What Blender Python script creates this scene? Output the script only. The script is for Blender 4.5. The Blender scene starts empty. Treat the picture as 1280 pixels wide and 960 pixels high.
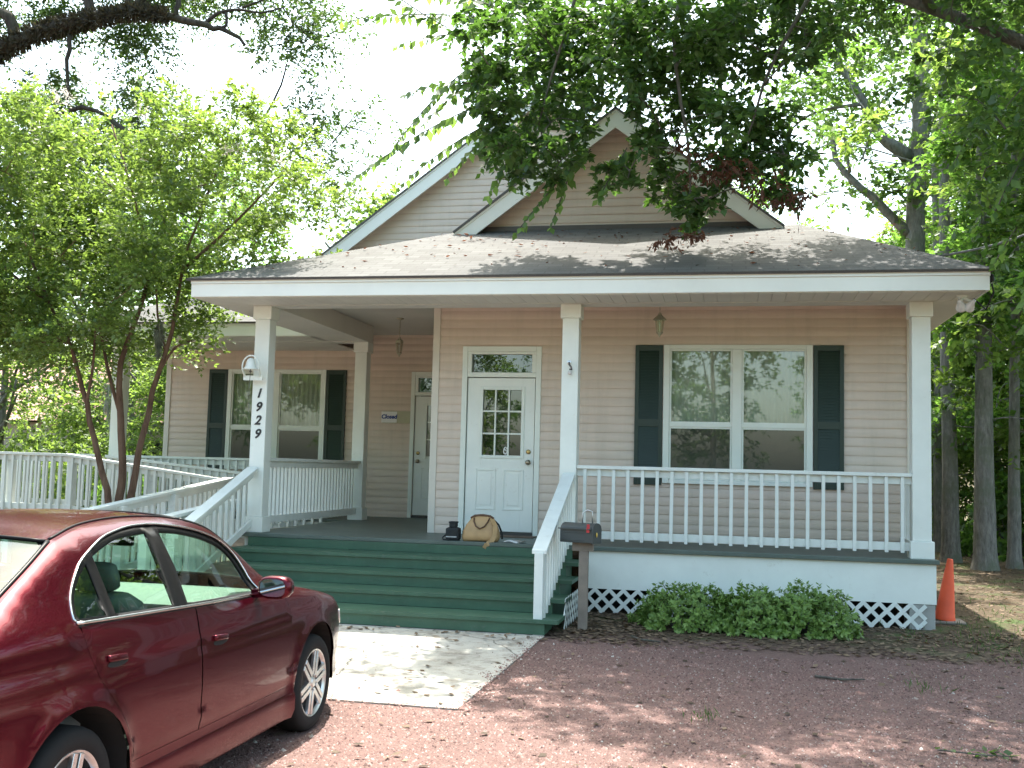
import bpy, bmesh, math, random
import numpy as np
from mathutils import Vector, Matrix
from mathutils.geometry import delaunay_2d_cdt

# ------------------------------------------------------------------ camera, sky, sun, exposure
scene = bpy.context.scene
COL = scene.collection
R = math.radians
EXPOSURE = 2.25
SUN_STRENGTH = 3.1
SKY_STRENGTH = 0.15

YAW, PITCH, ROLL = -0.2039, 0.0810, 0.02585
CAM = Vector((5.816, -12.338, 1.629))
_f = Vector((math.sin(YAW)*math.cos(PITCH), math.cos(YAW)*math.cos(PITCH), math.sin(PITCH)))
_r0 = Vector((math.cos(YAW), -math.sin(YAW), 0))
_u0 = _r0.cross(_f)
_r = _r0*math.cos(ROLL) + _u0*math.sin(ROLL)
_u = -_r0*math.sin(ROLL) + _u0*math.cos(ROLL)
cd = bpy.data.cameras.new('camera')
cam = bpy.data.objects.new('camera', cd)
COL.objects.link(cam)
m = Matrix.Identity(4)
for i in range(3):
    m[i][0], m[i][1], m[i][2], m[i][3] = _r[i], _u[i], -_f[i], CAM[i]
cam.matrix_world = m
cd.sensor_fit = 'HORIZONTAL'; cd.sensor_width = 36.0
cd.lens = 1310/1280*36.0
cd.clip_start = 0.05; cd.clip_end = 1500
scene.camera = cam

sun_dir = Vector((-0.08, 0.42, 1.0)).normalized()          # towards the sun
elev = math.asin(sun_dir.z)
azim = math.atan2(sun_dir.x, sun_dir.y)
world = bpy.data.worlds.new('World'); scene.world = world
world.use_nodes = True
wn = world.node_tree; bg = wn.nodes['Background']
sky = wn.nodes.new('ShaderNodeTexSky'); sky.sky_type = 'NISHITA'; sky.sun_disc = False
sky.sun_elevation = elev; sky.sun_rotation = azim
sky.air_density = 1.0; sky.dust_density = 4.0; sky.ozone_density = 0.4
tint = wn.nodes.new('ShaderNodeMix'); tint.data_type = 'RGBA'; tint.blend_type = 'MULTIPLY'; tint.inputs[0].default_value = 1.0
tint.inputs[7].default_value = (0.98, 1.03, 0.90, 1)          # the slightly green, hazy daylight of the place
wn.links.new(sky.outputs[0], tint.inputs[6]); wn.links.new(tint.outputs[2], bg.inputs[0]); bg.inputs[1].default_value = SKY_STRENGTH
sl = bpy.data.lights.new('sun', 'SUN'); sl.energy = SUN_STRENGTH; sl.angle = R(0.5); sl.color = (1.0, 0.955, 0.88)
sun = bpy.data.objects.new('sun', sl); COL.objects.link(sun)
sun.rotation_euler = sun_dir.to_track_quat('Z', 'Y').to_euler()
sun.location = (0, 0, 30)
vs = scene.view_settings
vs.view_transform = 'Standard'; vs.look = 'None'; vs.gamma = 1.0; vs.use_curve_mapping = False
vs.exposure = EXPOSURE
cy = scene.cycles
cy.max_bounces = 9; cy.diffuse_bounces = 4; cy.glossy_bounces = 4; cy.transmission_bounces = 5; cy.transparent_max_bounces = 12
cy.use_denoising = True
cy.caustics_reflective = False; cy.caustics_refractive = False

# ------------------------------------------------------------------ helpers
rng = np.random.default_rng(1929)
random.seed(1929)

def gz(x, y):
    """height of the yard: level at the house, falling gently to the drive"""
    if y >= -1.5: return 0.0
    return max(-0.124, 0.033*(y+1.5))
def gz_np(y):
    return np.where(y >= -1.5, 0.0, np.maximum(-0.124, 0.033*(y+1.5)))

def tag(o, label=None, cat=None, group=None, kind=None):
    if label: o['label'] = label
    if cat: o['category'] = cat
    if group: o['group'] = group
    if kind: o['kind'] = kind
    return o
def thing(name, loc, label, cat, group=None):
    o = bpy.data.objects.new(name, None); COL.objects.link(o)
    o.location = loc; o.empty_display_size = 0.2
    return tag(o, label, cat, group)
def wloc(o):
    v = Vector((0, 0, 0))
    while o is not None:
        v = v + o.location; o = o.parent
    return v
def mesh_obj(name, V, F, mat, parent=None, smooth=False, uv=None, loc=None):
    me = bpy.data.meshes.new(name)
    off = wloc(parent) if parent else Vector((0, 0, 0))
    V = np.asarray(V, dtype=np.float64) - np.array(off)
    me.from_pydata(V.tolist(), [], F)
    if uv is not None:
        l = me.uv_layers.new(name='UVMap')
        l.data.foreach_set('uv', np.asarray(uv, dtype=np.float32).ravel())
    if smooth:
        me.polygons.foreach_set('use_smooth', [True]*len(me.polygons))
    me.materials.append(mat)
    o = bpy.data.objects.new(name, me); COL.objects.link(o)
    o.parent = parent
    return o
def quads_obj(name, V, mat, parent=None, n=4, smooth=False):
    """V is (k*n,3): k independent n-gons, written fast"""
    off = np.array(wloc(parent)) if parent else np.zeros(3)
    V = np.asarray(V, dtype=np.float32) - off.astype(np.float32)
    k = len(V)//n
    me = bpy.data.meshes.new(name)
    me.vertices.add(len(V)); me.vertices.foreach_set('co', V.ravel())
    me.loops.add(len(V)); me.loops.foreach_set('vertex_index', np.arange(len(V), dtype=np.int32))
    me.polygons.add(k)
    me.polygons.foreach_set('loop_start', np.arange(0, len(V), n, dtype=np.int32))
    me.polygons.foreach_set('loop_total', np.full(k, n, dtype=np.int32))
    me.update(calc_edges=True)
    me.materials.append(mat)
    o = bpy.data.objects.new(name, me); COL.objects.link(o); o.parent = parent
    return o

def quads_multi(name, parts, parent=None):
    """one mesh from several lists of loose quads, each with its own material"""
    o = quads_obj(name, np.concatenate([v for v, _ in parts]), parts[0][1], parent)
    mi = np.concatenate([np.full(len(v)//4, i, dtype=np.int32) for i, (v, _) in enumerate(parts)])
    for _, m_ in parts[1:]: o.data.materials.append(m_)
    o.data.polygons.foreach_set('material_index', mi)
    return o
class MB:
    def __init__(s): s.v = []; s.f = []
    def add(s, V, F):
        n = len(s.v); s.v += [tuple(p) for p in V]; s.f += [tuple(i+n for i in q) for q in F]; return s
    def box(s, x0, x1, y0, y1, z0, z1):
        x0, x1 = min(x0, x1), max(x0, x1); y0, y1 = min(y0, y1), max(y0, y1); z0, z1 = min(z0, z1), max(z0, z1)
        return s.add([(x0,y0,z0),(x1,y0,z0),(x1,y1,z0),(x0,y1,z0),(x0,y0,z1),(x1,y0,z1),(x1,y1,z1),(x0,y1,z1)],
                     [(0,3,2,1),(4,5,6,7),(0,1,5,4),(1,2,6,5),(2,3,7,6),(3,0,4,7)])
    def hexa(s, P):
        return s.add(P, [(0,3,2,1),(4,5,6,7),(0,1,5,4),(1,2,6,5),(2,3,7,6),(3,0,4,7)])
    def bar(s, a, b, w, h, up=(0,0,1)):
        """rectangular bar a->b, w across, h along up"""
        a = Vector(a); b = Vector(b); d = (b-a).normalized(); up = Vector(up)
        sd = d.cross(up).normalized(); u = sd.cross(d).normalized()
        P = []
        for c in (a, b):
            for i, j in ((-1,-1),(1,-1),(1,1),(-1,1)):
                P.append(c + sd*(i*w/2) + u*(j*h/2))
        return s.add(P, [(0,1,2,3)[::-1],(4,5,6,7),(0,1,5,4),(1,2,6,5),(2,3,7,6),(3,0,4,7)])
    def prism(s, poly, axis, t0, t1):
        """poly of 2-D points extruded along axis 0/1/2"""
        def p3(q, t):
            return (t, q[0], q[1]) if axis == 0 else ((q[0], t, q[1]) if axis == 1 else (q[0], q[1], t))
        n = len(poly)
        V = [p3(q, t0) for q in poly] + [p3(q, t1) for q in poly]
        F = [tuple(range(n))[::-1], tuple(range(n, 2*n))] + [(i, (i+1) % n, n+(i+1) % n, n+i) for i in range(n)]
        return s.add(V, F)
    def tube(s, pts, rad, n=8, cap=True):
        pts = [Vector(p) for p in pts]; k = len(pts)
        if not hasattr(rad, '__len__'): rad = [rad]*k
        V = []; ref = None
        for i, p in enumerate(pts):
            d = (pts[min(i+1, k-1)] - pts[max(i-1, 0)])
            d = d.normalized() if d.length > 1e-9 else Vector((0, 0, 1))
            if ref is None: ref = Vector((1, 0, 0)) if abs(d.x) < .8 else Vector((0, 1, 0))
            a = (ref - d*ref.dot(d)).normalized(); b = d.cross(a); ref = a
            for j in range(n):
                t = 2*math.pi*j/n
                V.append(p + (a*math.cos(t) + b*math.sin(t))*rad[i])
        F = [(i*n+j, i*n+(j+1) % n, (i+1)*n+(j+1) % n, (i+1)*n+j) for i in range(k-1) for j in range(n)]
        if cap: F += [tuple(range(n))[::-1], tuple(range((k-1)*n, k*n))]
        return s.add(V, F)
    def lathe(s, prof, c, n=16, axis=2, tilt=None, cap=True):
        V = []; k = len(prof)
        for r, z in prof:
            for j in range(n):
                t = 2*math.pi*j/n; a, b = r*math.cos(t), r*math.sin(t)
                q = Vector((a, b, z) if axis == 2 else ((z, a, b) if axis == 0 else (b, z, a)))
                if tilt is not None: q = tilt @ q
                V.append(Vector(c) + q)
        F = [(i*n+j, i*n+(j+1) % n, (i+1)*n+(j+1) % n, (i+1)*n+j) for i in range(k-1) for j in range(n)]
        if cap: F += [tuple(range(n))[::-1], tuple(range((k-1)*n, k*n))]
        return s.add(V, F)
    def sphere(s, c, r, n=12, m=8):
        r = (r, r, r) if not hasattr(r, '__len__') else r
        prof = [(max(1e-3, math.sin(math.pi*i/m)), -math.cos(math.pi*i/m)) for i in range(m+1)]
        V = []
        for q, z in prof:
            for j in range(n):
                t = 2*math.pi*j/n
                V.append((c[0]+r[0]*q*math.cos(t), c[1]+r[1]*q*math.sin(t), c[2]+r[2]*z))
        F = [(i*n+j, i*n+(j+1) % n, (i+1)*n+(j+1) % n, (i+1)*n+j) for i in range(m) for j in range(n)]
        return s.add(V, F)
    def quads(s):
        return np.array([s.v[i] for f in s.f if len(f) == 4 for i in f], dtype=float).reshape(-1, 3)
    def build(s, name, mat, parent=None, smooth=False, bevel=0, sharp=None):
        o = mesh_obj(name, s.v, s.f, mat, parent, smooth)
        if bevel:
            md = o.modifiers.new('bevel', 'BEVEL'); md.width = bevel; md.segments = 2; md.limit_method = 'ANGLE'
        if sharp: o.data.set_sharp_from_angle(angle=R(sharp))
        return o

# ------------------------------------------------------------------ materials
def mat(name):
    m = bpy.data.materials.new(name); m.use_nodes = True
    nt = m.node_tree
    return m, nt, nt.nodes['Principled BSDF'], nt.nodes['Material Output']
def N(nt, t, **kw):
    n = nt.nodes.new(t)
    for k, v in kw.items(): setattr(n, k, v)
    return n
def L(nt, a, b): nt.links.new(a, b)
def noise(nt, scale, detail=4, rough=.55, coord='Object', vec=None):
    n = N(nt, 'ShaderNodeTexNoise'); n.inputs['Scale'].default_value = scale
    n.inputs['Detail'].default_value = detail; n.inputs['Roughness'].default_value = rough
    if vec is None:
        tc = N(nt, 'ShaderNodeTexCoord'); vec = tc.outputs[coord]
    L(nt, vec, n.inputs['Vector']); return n
def ramp(nt, fac, stops):
    r = N(nt, 'ShaderNodeValToRGB'); e = r.color_ramp.elements
    while len(e) < len(stops): e.new(.5)
    for q, (p, c) in zip(e, stops):
        q.position = p; q.color = (c[0], c[1], c[2], 1)
    L(nt, fac, r.inputs[0]); return r
def mixc(nt, fac, a, b, mode='MIX'):
    n = N(nt, 'ShaderNodeMix', data_type='RGBA', blend_type=mode)
    if hasattr(fac, 'links'): L(nt, fac, n.inputs[0])
    else: n.inputs[0].default_value = fac
    for i, c in ((6, a), (7, b)):
        if hasattr(c, 'links'): L(nt, c, n.inputs[i])
        else: n.inputs[i].default_value = (c[0], c[1], c[2], 1)
    return n.outputs[2]
def bump(nt, h, strength, dist, bsdf):
    b = N(nt, 'ShaderNodeBump'); b.inputs['Strength'].default_value = strength; b.inputs['Distance'].default_value = dist
    L(nt, h, b.inputs['Height']); L(nt, b.outputs[0], bsdf.inputs['Normal'])
def paint(name, col, rough=.5, var=.12, scale=3.0, dirt=None, bmp=0, bscale=60, spec=.5):
    """painted surface with soft blotchy wear"""
    m, nt, b, o = mat(name)
    n = noise(nt, scale, 6, .6)
    lo = tuple(c*(1-var) for c in col); hi = tuple(min(1, c*(1+var*.6)) for c in col)
    c = ramp(nt, n.outputs[0], [(.3, lo), (.7, hi)]).outputs[0]
    if dirt:
        n2 = noise(nt, dirt[0], 8, .7)
        f = ramp(nt, n2.outputs[0], [(dirt[1], (0, 0, 0)), (dirt[1]+.18, (1, 1, 1))]).outputs[0]
        c = mixc(nt, f, c, dirt[2])
    L(nt, c, b.inputs['Base Color'])
    b.inputs['Roughness'].default_value = rough
    b.inputs['Specular IOR Level'].default_value = spec
    if bmp: bump(nt, noise(nt, bscale, 5, .6).outputs[0], bmp, .004, b)
    return m
def plain(name, col, rough=.5, metal=0.0, spec=.5):
    m, nt, b, o = mat(name)
    n = noise(nt, 25, 3)
    c = ramp(nt, n.outputs[0], [(.3, tuple(x*.9 for x in col)), (.7, tuple(min(1, x*1.06) for x in col))]).outputs[0]
    L(nt, c, b.inputs['Base Color'])
    b.inputs['Roughness'].default_value = rough; b.inputs['Metallic'].default_value = metal
    b.inputs['Specular IOR Level'].default_value = spec
    return m

M = {}
M['white'] = paint('white_paint', (.745, .78, .735), .45, .07, 2.2, (9, .61, (.57, .57, .51)), .15, 90)
M['trim'] = paint('white_vinyl', (.72, .765, .71), .4, .05, 2.0, (6, .68, (.58, .58, .53)))
M['fascia'] = paint('fascia_white', (.77, .79, .74), .4, .05, 2.0, (5, .7, (.6, .6, .55)))
M['rail'] = paint('rail_white_paint', (.70, .735, .70), .5, .09, 3.0, (7, .585, (.50, .51, .47)), .2, 70)
M['soffit'] = paint('soffit_vinyl', (.62, .62, .58), .5, .08, 1.5, (4, .62, (.46, .46, .42)))
M['ceiling'] = paint('ceiling_vinyl', (.55, .55, .52), .5, .06, 1.5)
M['green'] = paint('green_step_paint', (.044, .108, .066), .5, .2, 4.0, (14, .57, (.085, .125, .10)), .3, 50)
M['floor'] = paint('porch_floor_paint', (.085, .115, .10), .45, .2, 3.0, (10, .6, (.15, .16, .14)), .2, 50)
M['shutter'] = paint('dark_green_shutter', (.014, .034, .024), .45, .15, 4)
def concrete_mat():
    m, nt, b, o = mat('concrete')
    c = ramp(nt, noise(nt, 1.3, 8, .65).outputs[0], [(.28, (.30, .285, .245)), (.5, (.41, .39, .345)), (.75, (.47, .455, .41))]).outputs[0]
    f = ramp(nt, noise(nt, 4.5, 9, .72).outputs[0], [(.50, (0, 0, 0)), (.66, (1, 1, 1))]).outputs[0]
    c = mixc(nt, f, c, (.20, .175, .145))
    f = ramp(nt, noise(nt, 90, 3, .6).outputs[0], [(.60, (0, 0, 0)), (.72, (1, 1, 1))]).outputs[0]
    c = mixc(nt, f, c, (.22, .20, .18))
    v = N(nt, 'ShaderNodeTexVoronoi', feature='DISTANCE_TO_EDGE'); v.inputs['Scale'].default_value = .55
    tc = N(nt, 'ShaderNodeTexCoord'); wv = noise(nt, 2.0, 5, .6)
    ad = N(nt, 'ShaderNodeVectorMath', operation='MULTIPLY_ADD'); L(nt, wv.outputs[1], ad.inputs[0]); ad.inputs[1].default_value = (.25, .25, 0); L(nt, tc.outputs['Object'], ad.inputs[2])
    L(nt, ad.outputs[0], v.inputs['Vector'])
    f = ramp(nt, v.outputs[0], [(.0, (1, 1, 1)), (.006, (0, 0, 0))]).outputs[0]
    c = mixc(nt, f, c, (.09, .08, .065))
    L(nt, c, b.inputs['Base Color']); b.inputs['Roughness'].default_value = .9; b.inputs['Specular IOR Level'].default_value = .25
    bump(nt, noise(nt, 110, 5, .65).outputs[0], .5, .006, b)
    return m
M['concrete'] = concrete_mat()
M['block'] = paint('concrete_block', (.34, .34, .32), .9, .15, 5, (20, .6, (.22, .22, .2)), .6, 60, .3)
M['black_plastic'] = plain('black_plastic', (.005, .005, .0055), .4, 0, .15)
M['rubber'] = plain('tyre_rubber', (.014, .014, .0145), .85, 0, .25)
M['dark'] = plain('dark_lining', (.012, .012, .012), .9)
M['chrome'] = plain('bright_trim', (.62, .63, .64), .22, 1.0)
M['alloy'] = plain('alloy_wheel', (.60, .60, .60), .32, .9)
M['brass'] = plain('old_brass', (.42, .30, .12), .35, 1.0)
M['antique'] = plain('antique_metal', (.40, .38, .29), .5, .4)
M['nickel'] = plain('worn_nickel', (.32, .28, .22), .3, 1.0)
M['orange'] = paint('cone_orange', (.78, .10, .035), .55, .12, 6, (12, .68, (.5, .12, .07)))
M['tan'] = paint('tan_leather', (.43, .27, .125), .55, .16, 9, (14, .64, (.26, .15, .07)), .3, 140)
M['brown'] = paint('brown_leather', (.10, .045, .022), .5, .2, 12)
M['nylon'] = paint('black_nylon', (.014, .017, .018), .8, .2, 12, None, .5, 300)
M['paper'] = paint('paper', (.72, .72, .71), .7, .06, 8)
M['ink'] = plain('black_ink', (.015, .015, .016), .5)
M['blue_ink'] = plain('blue_ink', (.012, .05, .24), .5)
M['cream'] = paint('cream_board', (.44, .43, .30), .6, .08, 6)
M['grey_wood'] = paint('weathered_wood', (.24, .20, .165), .85, .22, 8, (16, .58, (.15, .12, .10)), .5, 50)
M['mailbox'] = paint('charcoal_mailbox', (.05, .056, .054), .55, .15, 6, None, .2, 120)
M['red'] = plain('red_plastic', (.45, .03, .04), .4)
M['yellow'] = plain('yellow_reflector', (.75, .50, .10), .35)
M['bulb'] = plain('lamp_glass_white', (.62, .60, .58), .2)
M['wire'] = plain('grey_cable', (.10, .10, .10), .6)
M['interior'] = plain('grey_upholstery', (.15, .16, .155), .8)
M['dash'] = plain('grey_dashboard', (.20, .215, .20), .6)
M['pane_backing'] = paint('sheer_curtain', (.50, .53, .46), .9, .10, 3)
M['pinkroof'] = paint('pink_shingles', (.46, .27, .23), .85, .2, 6)
M['brick'] = paint('pale_wall', (.42, .38, .33), .8, .1, 4)

def siding_mat(name, col):
    m, nt, b, o = mat(name)
    tc = N(nt, 'ShaderNodeTexCoord'); mp = N(nt, 'ShaderNodeMapping'); L(nt, tc.outputs['Object'], mp.inputs[0])
    mp.inputs['Scale'].default_value = (.5, .5, 4)
    n = noise(nt, 2.5, 6, .65, vec=mp.outputs[0])
    c = ramp(nt, n.outputs[0], [(.3, tuple(x*.90 for x in col)), (.72, tuple(x*1.05 for x in col))]).outputs[0]
    mp3 = N(nt, 'ShaderNodeMapping'); L(nt, tc.outputs['Object'], mp3.inputs[0]); mp3.inputs['Scale'].default_value = (3.5, 3.5, .35)
    f = ramp(nt, noise(nt, 1.6, 7, .7, vec=mp3.outputs[0]).outputs[0], [(.5, (0, 0, 0)), (.78, (.32, .32, .32))]).outputs[0]
    c = mixc(nt, f, c, (.36, .33, .26))                 # old water streaks and mildew
    L(nt, c, b.inputs['Base Color']); b.inputs['Roughness'].default_value = .5
    mp2 = N(nt, 'ShaderNodeMapping'); L(nt, tc.outputs['Object'], mp2.inputs[0]); mp2.inputs['Scale'].default_value = (6, 6, 60)
    bump(nt, noise(nt, 3, 4, .6, vec=mp2.outputs[0]).outputs[0], .12, .004, b)
    return m
M['siding'] = siding_mat('pink_beige_siding', (.645, .54, .455))

def shingle_mat():
    m, nt, b, o = mat('grey_shingles')
    tc = N(nt, 'ShaderNodeTexCoord')
    br = N(nt, 'ShaderNodeTexBrick'); L(nt, tc.outputs['UV'], br.inputs['Vector'])
    br.inputs['Scale'].default_value = 1.0
    br.inputs['Brick Width'].default_value = .30; br.inputs['Row Height'].default_value = .14
    br.inputs['Mortar Size'].default_value = .010; br.offset = .5
    br.inputs['Color1'].default_value = (.118, .120, .118, 1); br.inputs['Color2'].default_value = (.062, .061, .059, 1)
    br.inputs['Mortar'].default_value = (.055, .05, .048, 1); br.inputs['Bias'].default_value = -.1
    n = noise(nt, 1.3, 7, .65)
    c = mixc(nt, .26, br.outputs[0], ramp(nt, n.outputs[0], [(.3, (.066, .065, .063)), (.7, (.145, .147, .143))]).outputs[0])
    n2 = noise(nt, 160, 2, .6)
    c = mixc(nt, .25, c, ramp(nt, n2.outputs[0], [(.35, (.05, .046, .043)), (.65, (.24, .235, .228))]).outputs[0])
    L(nt, c, b.inputs['Base Color']); b.inputs['Roughness'].default_value = .92; b.inputs['Specular IOR Level'].default_value = .25
    bump(nt, br.outputs[1], -.8, .012, b)
    return m
M['shingle'] = shingle_mat()

def pane_mat(name, tint, extra=.05, rough=.0):
    """thin clear glass: see-through plus mirror reflection"""
    m, nt, b, o = mat(name)
    nt.nodes.remove(b)
    tr = N(nt, 'ShaderNodeBsdfTransparent'); tr.inputs[0].default_value = (*tint, 1)
    gl = N(nt, 'ShaderNodeBsdfGlossy'); gl.inputs['Roughness'].default_value = rough
    n = noise(nt, 1.7, 2)
    bm = N(nt, 'ShaderNodeBump'); bm.inputs['Strength'].default_value = .006; bm.inputs['Distance'].default_value = .05
    L(nt, n.outputs[0], bm.inputs['Height']); L(nt, bm.outputs[0], gl.inputs['Normal'])
    fr = N(nt, 'ShaderNodeFresnel'); gb = N(nt, 'ShaderNodeNewGeometry'); mrr = N(nt, 'ShaderNodeMapRange'); L(nt, gb.outputs['Backfacing'], mrr.inputs[0]); mrr.inputs[3].default_value = 1.5; mrr.inputs[4].default_value = 1/1.5; L(nt, mrr.outputs[0], fr.inputs[0])
    ad = N(nt, 'ShaderNodeMath', operation='ADD', use_clamp=True); ad.inputs[1].default_value = extra
    L(nt, fr.outputs[0], ad.inputs[0])
    mx = N(nt, 'ShaderNodeMixShader'); L(nt, ad.outputs[0], mx.inputs[0])
    L(nt, tr.outputs[0], mx.inputs[1]); L(nt, gl.outputs[0], mx.inputs[2]); L(nt, mx.outputs[0], o.inputs[0])
    return m
M['glass'] = pane_mat('window_glass', (.75, .80, .76), .12, .012)
def screen_mat():
    """glass behind a fine grey insect screen"""
    m = pane_mat('screened_glass', (.62, .66, .62), .10, .012); nt = m.node_tree
    out = nt.nodes['Material Output']; src = out.inputs[0].links[0].from_socket
    d = N(nt, 'ShaderNodeBsdfDiffuse'); d.inputs[0].default_value = (.105, .112, .105, 1)
    mx = N(nt, 'ShaderNodeMixShader'); mx.inputs[0].default_value = .30
    L(nt, src, mx.inputs[1]); L(nt, d.outputs[0], mx.inputs[2]); L(nt, mx.outputs[0], out.inputs[0]); return m
M['screen_glass'] = screen_mat()
M['carglass'] = pane_mat('green_tint_car_glass', (.62, .80, .70), .05)
M['lampglass'] = pane_mat('lantern_glass', (.85, .85, .8), .08, .05)

def bark(name, a, b_, scale=5, moss=None):
    m, nt, b, o = mat(name)
    tc = N(nt, 'ShaderNodeTexCoord'); mp = N(nt, 'ShaderNodeMapping'); L(nt, tc.outputs['Object'], mp.inputs[0])
    mp.inputs['Scale'].default_value = (3, 3, .7)
    n = noise(nt, scale, 8, .7, vec=mp.outputs[0])
    c = ramp(nt, n.outputs[0], [(.32, a), (.68, b_)]).outputs[0]
    if moss:
        f = ramp(nt, noise(nt, 1.6, 6, .65).outputs[0], [(.48, (0, 0, 0)), (.62, (1, 1, 1))]).outputs[0]
        c = mixc(nt, f, c, moss)
    L(nt, c, b.inputs['Base Color']); b.inputs['Roughness'].default_value = .9; b.inputs['Specular IOR Level'].default_value = .2
    bump(nt, n.outputs[0], .9, .04, b)
    return m
M['bark_oak'] = bark('oak_bark', (.018, .016, .014), (.075, .066, .054), 5, (.045, .045, .028))
M['bark_grey'] = bark('grey_bark', (.11, .105, .095), (.30, .285, .26), 6, (.15, .16, .12))
M['bark_dark'] = bark('dark_bark', (.05, .045, .04), (.17, .155, .135), 6, (.09, .10, .07))
M['bark_crape'] = bark('crape_bark', (.085, .05, .035), (.21, .135, .095), 4)

def leaf(name, dark, light, trans, tfac=.45, rough=.5, scale=None):
    m, nt, b, o = mat(name)
    g = N(nt, 'ShaderNodeNewGeometry')
    c = ramp(nt, g.outputs['Random Per Island'], [(0, dark), (.55, tuple((x+y)/2 for x, y in zip(dark, light))), (1, light)]).outputs[0]
    L(nt, c, b.inputs['Base Color']); b.inputs['Roughness'].default_value = rough
    b.inputs['Specular IOR Level'].default_value = .5
    t = N(nt, 'ShaderNodeBsdfTranslucent')
    c2 = mixc(nt, g.outputs['Random Per Island'], tuple(x*.75 for x in trans), tuple(min(1, x*1.25) for x in trans))
    L(nt, c2, t.inputs[0])
    mx = N(nt, 'ShaderNodeMixShader'); mx.inputs[0].default_value = tfac
    L(nt, b.outputs[0], mx.inputs[1]); L(nt, t.outputs[0], mx.inputs[2]); L(nt, mx.outputs[0], o.inputs[0])
    return m
M['leaf_elm'] = leaf('elm_leaf', (.020, .048, .013), (.058, .118, .028), (.13, .27, .036), .34)
M['leaf_shoot_backlit'] = leaf('elm_shoot_leaf_backlit', (.035, .08, .022), (.10, .18, .05), (.24, .40, .07), .45)  # elm leaf again, paler: the backlight on the shoots is put into its colour
M['leaf_crape'] = leaf('crape_leaf', (.042, .088, .024), (.145, .210, .056), (.27, .40, .065), .44, .4)
M['leaf_oak'] = leaf('oak_leaf', (0.019, 0.045, 0.013), (0.060, 0.098, 0.030), (0.105, 0.188, 0.030), .4)
M['leaf_gum'] = leaf('gum_leaf', (.035, .075, .022), (.085, .15, .045), (.19, .33, .06), .5)
M['leaf_wood'] = leaf('woodland_leaf', (.026, .070, .017), (.095, .175, .040), (.22, .42, .06), .5)
M['leaf_bright'] = leaf('bright_leaf', (.045, .095, .022), (.13, .205, .048), (.28, .42, .07), .5)
M['leaf_azalea'] = leaf('azalea_leaf', (.105, .190, .042), (.23, .35, .085), (.22, .38, .06), .28, .45)
M['leaf_dead'] = leaf('dead_leaf', (.07, .032, .020), (.16, .075, .045), (.16, .06, .03), .3, .8)
M['litter'] = leaf('fallen_leaf', (.05, .034, .021), (.24, .17, .11), (.2, .12, .06), .2, .8)
M['flower'] = leaf('pale_blossom', (.55, .50, .46), (.75, .70, .66), (.6, .55, .5), .35, .7)
M['moss'] = leaf('grey_moss', (.15, .17, .13), (.30, .32, .26), (.2, .22, .16), .3, .9)
M['grass'] = leaf('grass_blade', (0.028, 0.063, 0.014), (0.070, 0.119, 0.032), (0.105, 0.196, 0.035), .4, .6)

def stone_mat():
    m, nt, b, o = mat('red_gravel_stone')
    g = N(nt, 'ShaderNodeNewGeometry')
    c = ramp(nt, g.outputs['Random Per Island'], [(0, (.068, .039, .034)), (.3, (.150, .084, .073)), (.6, (.222, .127, .112)), (.88, (.28, .185, .165)), (.98, (.27, .235, .21)), (.996, (.38, .36, .33)), (1, (.45, .43, .40))]).outputs[0]
    L(nt, c, b.inputs['Base Color']); b.inputs['Roughness'].default_value = .85; b.inputs['Specular IOR Level'].default_value = .3
    return m
M['stone'] = stone_mat()

def ground_mat():
    m, nt, b, o = mat('yard_ground')
    tc = N(nt, 'ShaderNodeTexCoord'); sp = N(nt, 'ShaderNodeSeparateXYZ'); L(nt, tc.outputs['Object'], sp.inputs[0])
    wob = noise(nt, .9, 5, .6)
    def edge(out, lo, hi, k):
        ad = N(nt, 'ShaderNodeMath', operation='MULTIPLY_ADD'); L(nt, wob.outputs[0], ad.inputs[0]); ad.inputs[1].default_value = k
        L(nt, out, ad.inputs[2])
        mr = N(nt, 'ShaderNodeMapRange', interpolation_type='SMOOTHSTEP'); L(nt, ad.outputs[0], mr.inputs[0])
        mr.inputs[1].default_value = lo; mr.inputs[2].default_value = hi; mr.inputs[3].default_value = 0; mr.inputs[4].default_value = 1
        return mr.outputs[0]
    fy = edge(sp.outputs[1], -1.3, -.5, 1.6)          # 0 in the drive, 1 by the house
    fx = edge(sp.outputs[0], 9.3, 11.3, 2.0)
    mxn = N(nt, 'ShaderNodeMath', operation='MAXIMUM'); L(nt, fy, mxn.inputs[0]); L(nt, fx, mxn.inputs[1])
    gr = ramp(nt, noise(nt, 55, 6, .75).outputs[0], [(.3, (.082, .049, .043)), (.5, (.175, .104, .092)), (.72, (.27, .18, .16))]).outputs[0]
    gr = mixc(nt, .35, gr, ramp(nt, noise(nt, 1.1, 6, .65).outputs[0], [(.3, (.10, .075, .064)), (.7, (.21, .145, .13))]).outputs[0])
    so = ramp(nt, noise(nt, 22, 8, .72).outputs[0], [(.3, (.035, .026, .017)), (.5, (.085, .062, .04)), (.72, (.17, .125, .085))]).outputs[0]
    gm = ramp(nt, noise(nt, 1.4, 6, .6).outputs[0], [(.52, (0, 0, 0)), (.66, (1, 1, 1))]).outputs[0]
    so = mixc(nt, gm, so, ramp(nt, noise(nt, 40, 4).outputs[0], [(.3, (.035, .06, .018)), (.7, (.10, .13, .05))]).outputs[0])
    L(nt, mixc(nt, mxn.outputs[0], gr, so), b.inputs['Base Color'])
    b.inputs['Roughness'].default_value = .95; b.inputs['Specular IOR Level'].default_value = .2
    bump(nt, noise(nt, 45, 6, .7).outputs[0], .7, .03, b)
    return m
M['ground'] = ground_mat()
M['asphalt'] = paint('asphalt', (.055, .055, .056), .9, .2, 3, (60, .55, (.085, .083, .08)), .5, 90)
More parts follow.
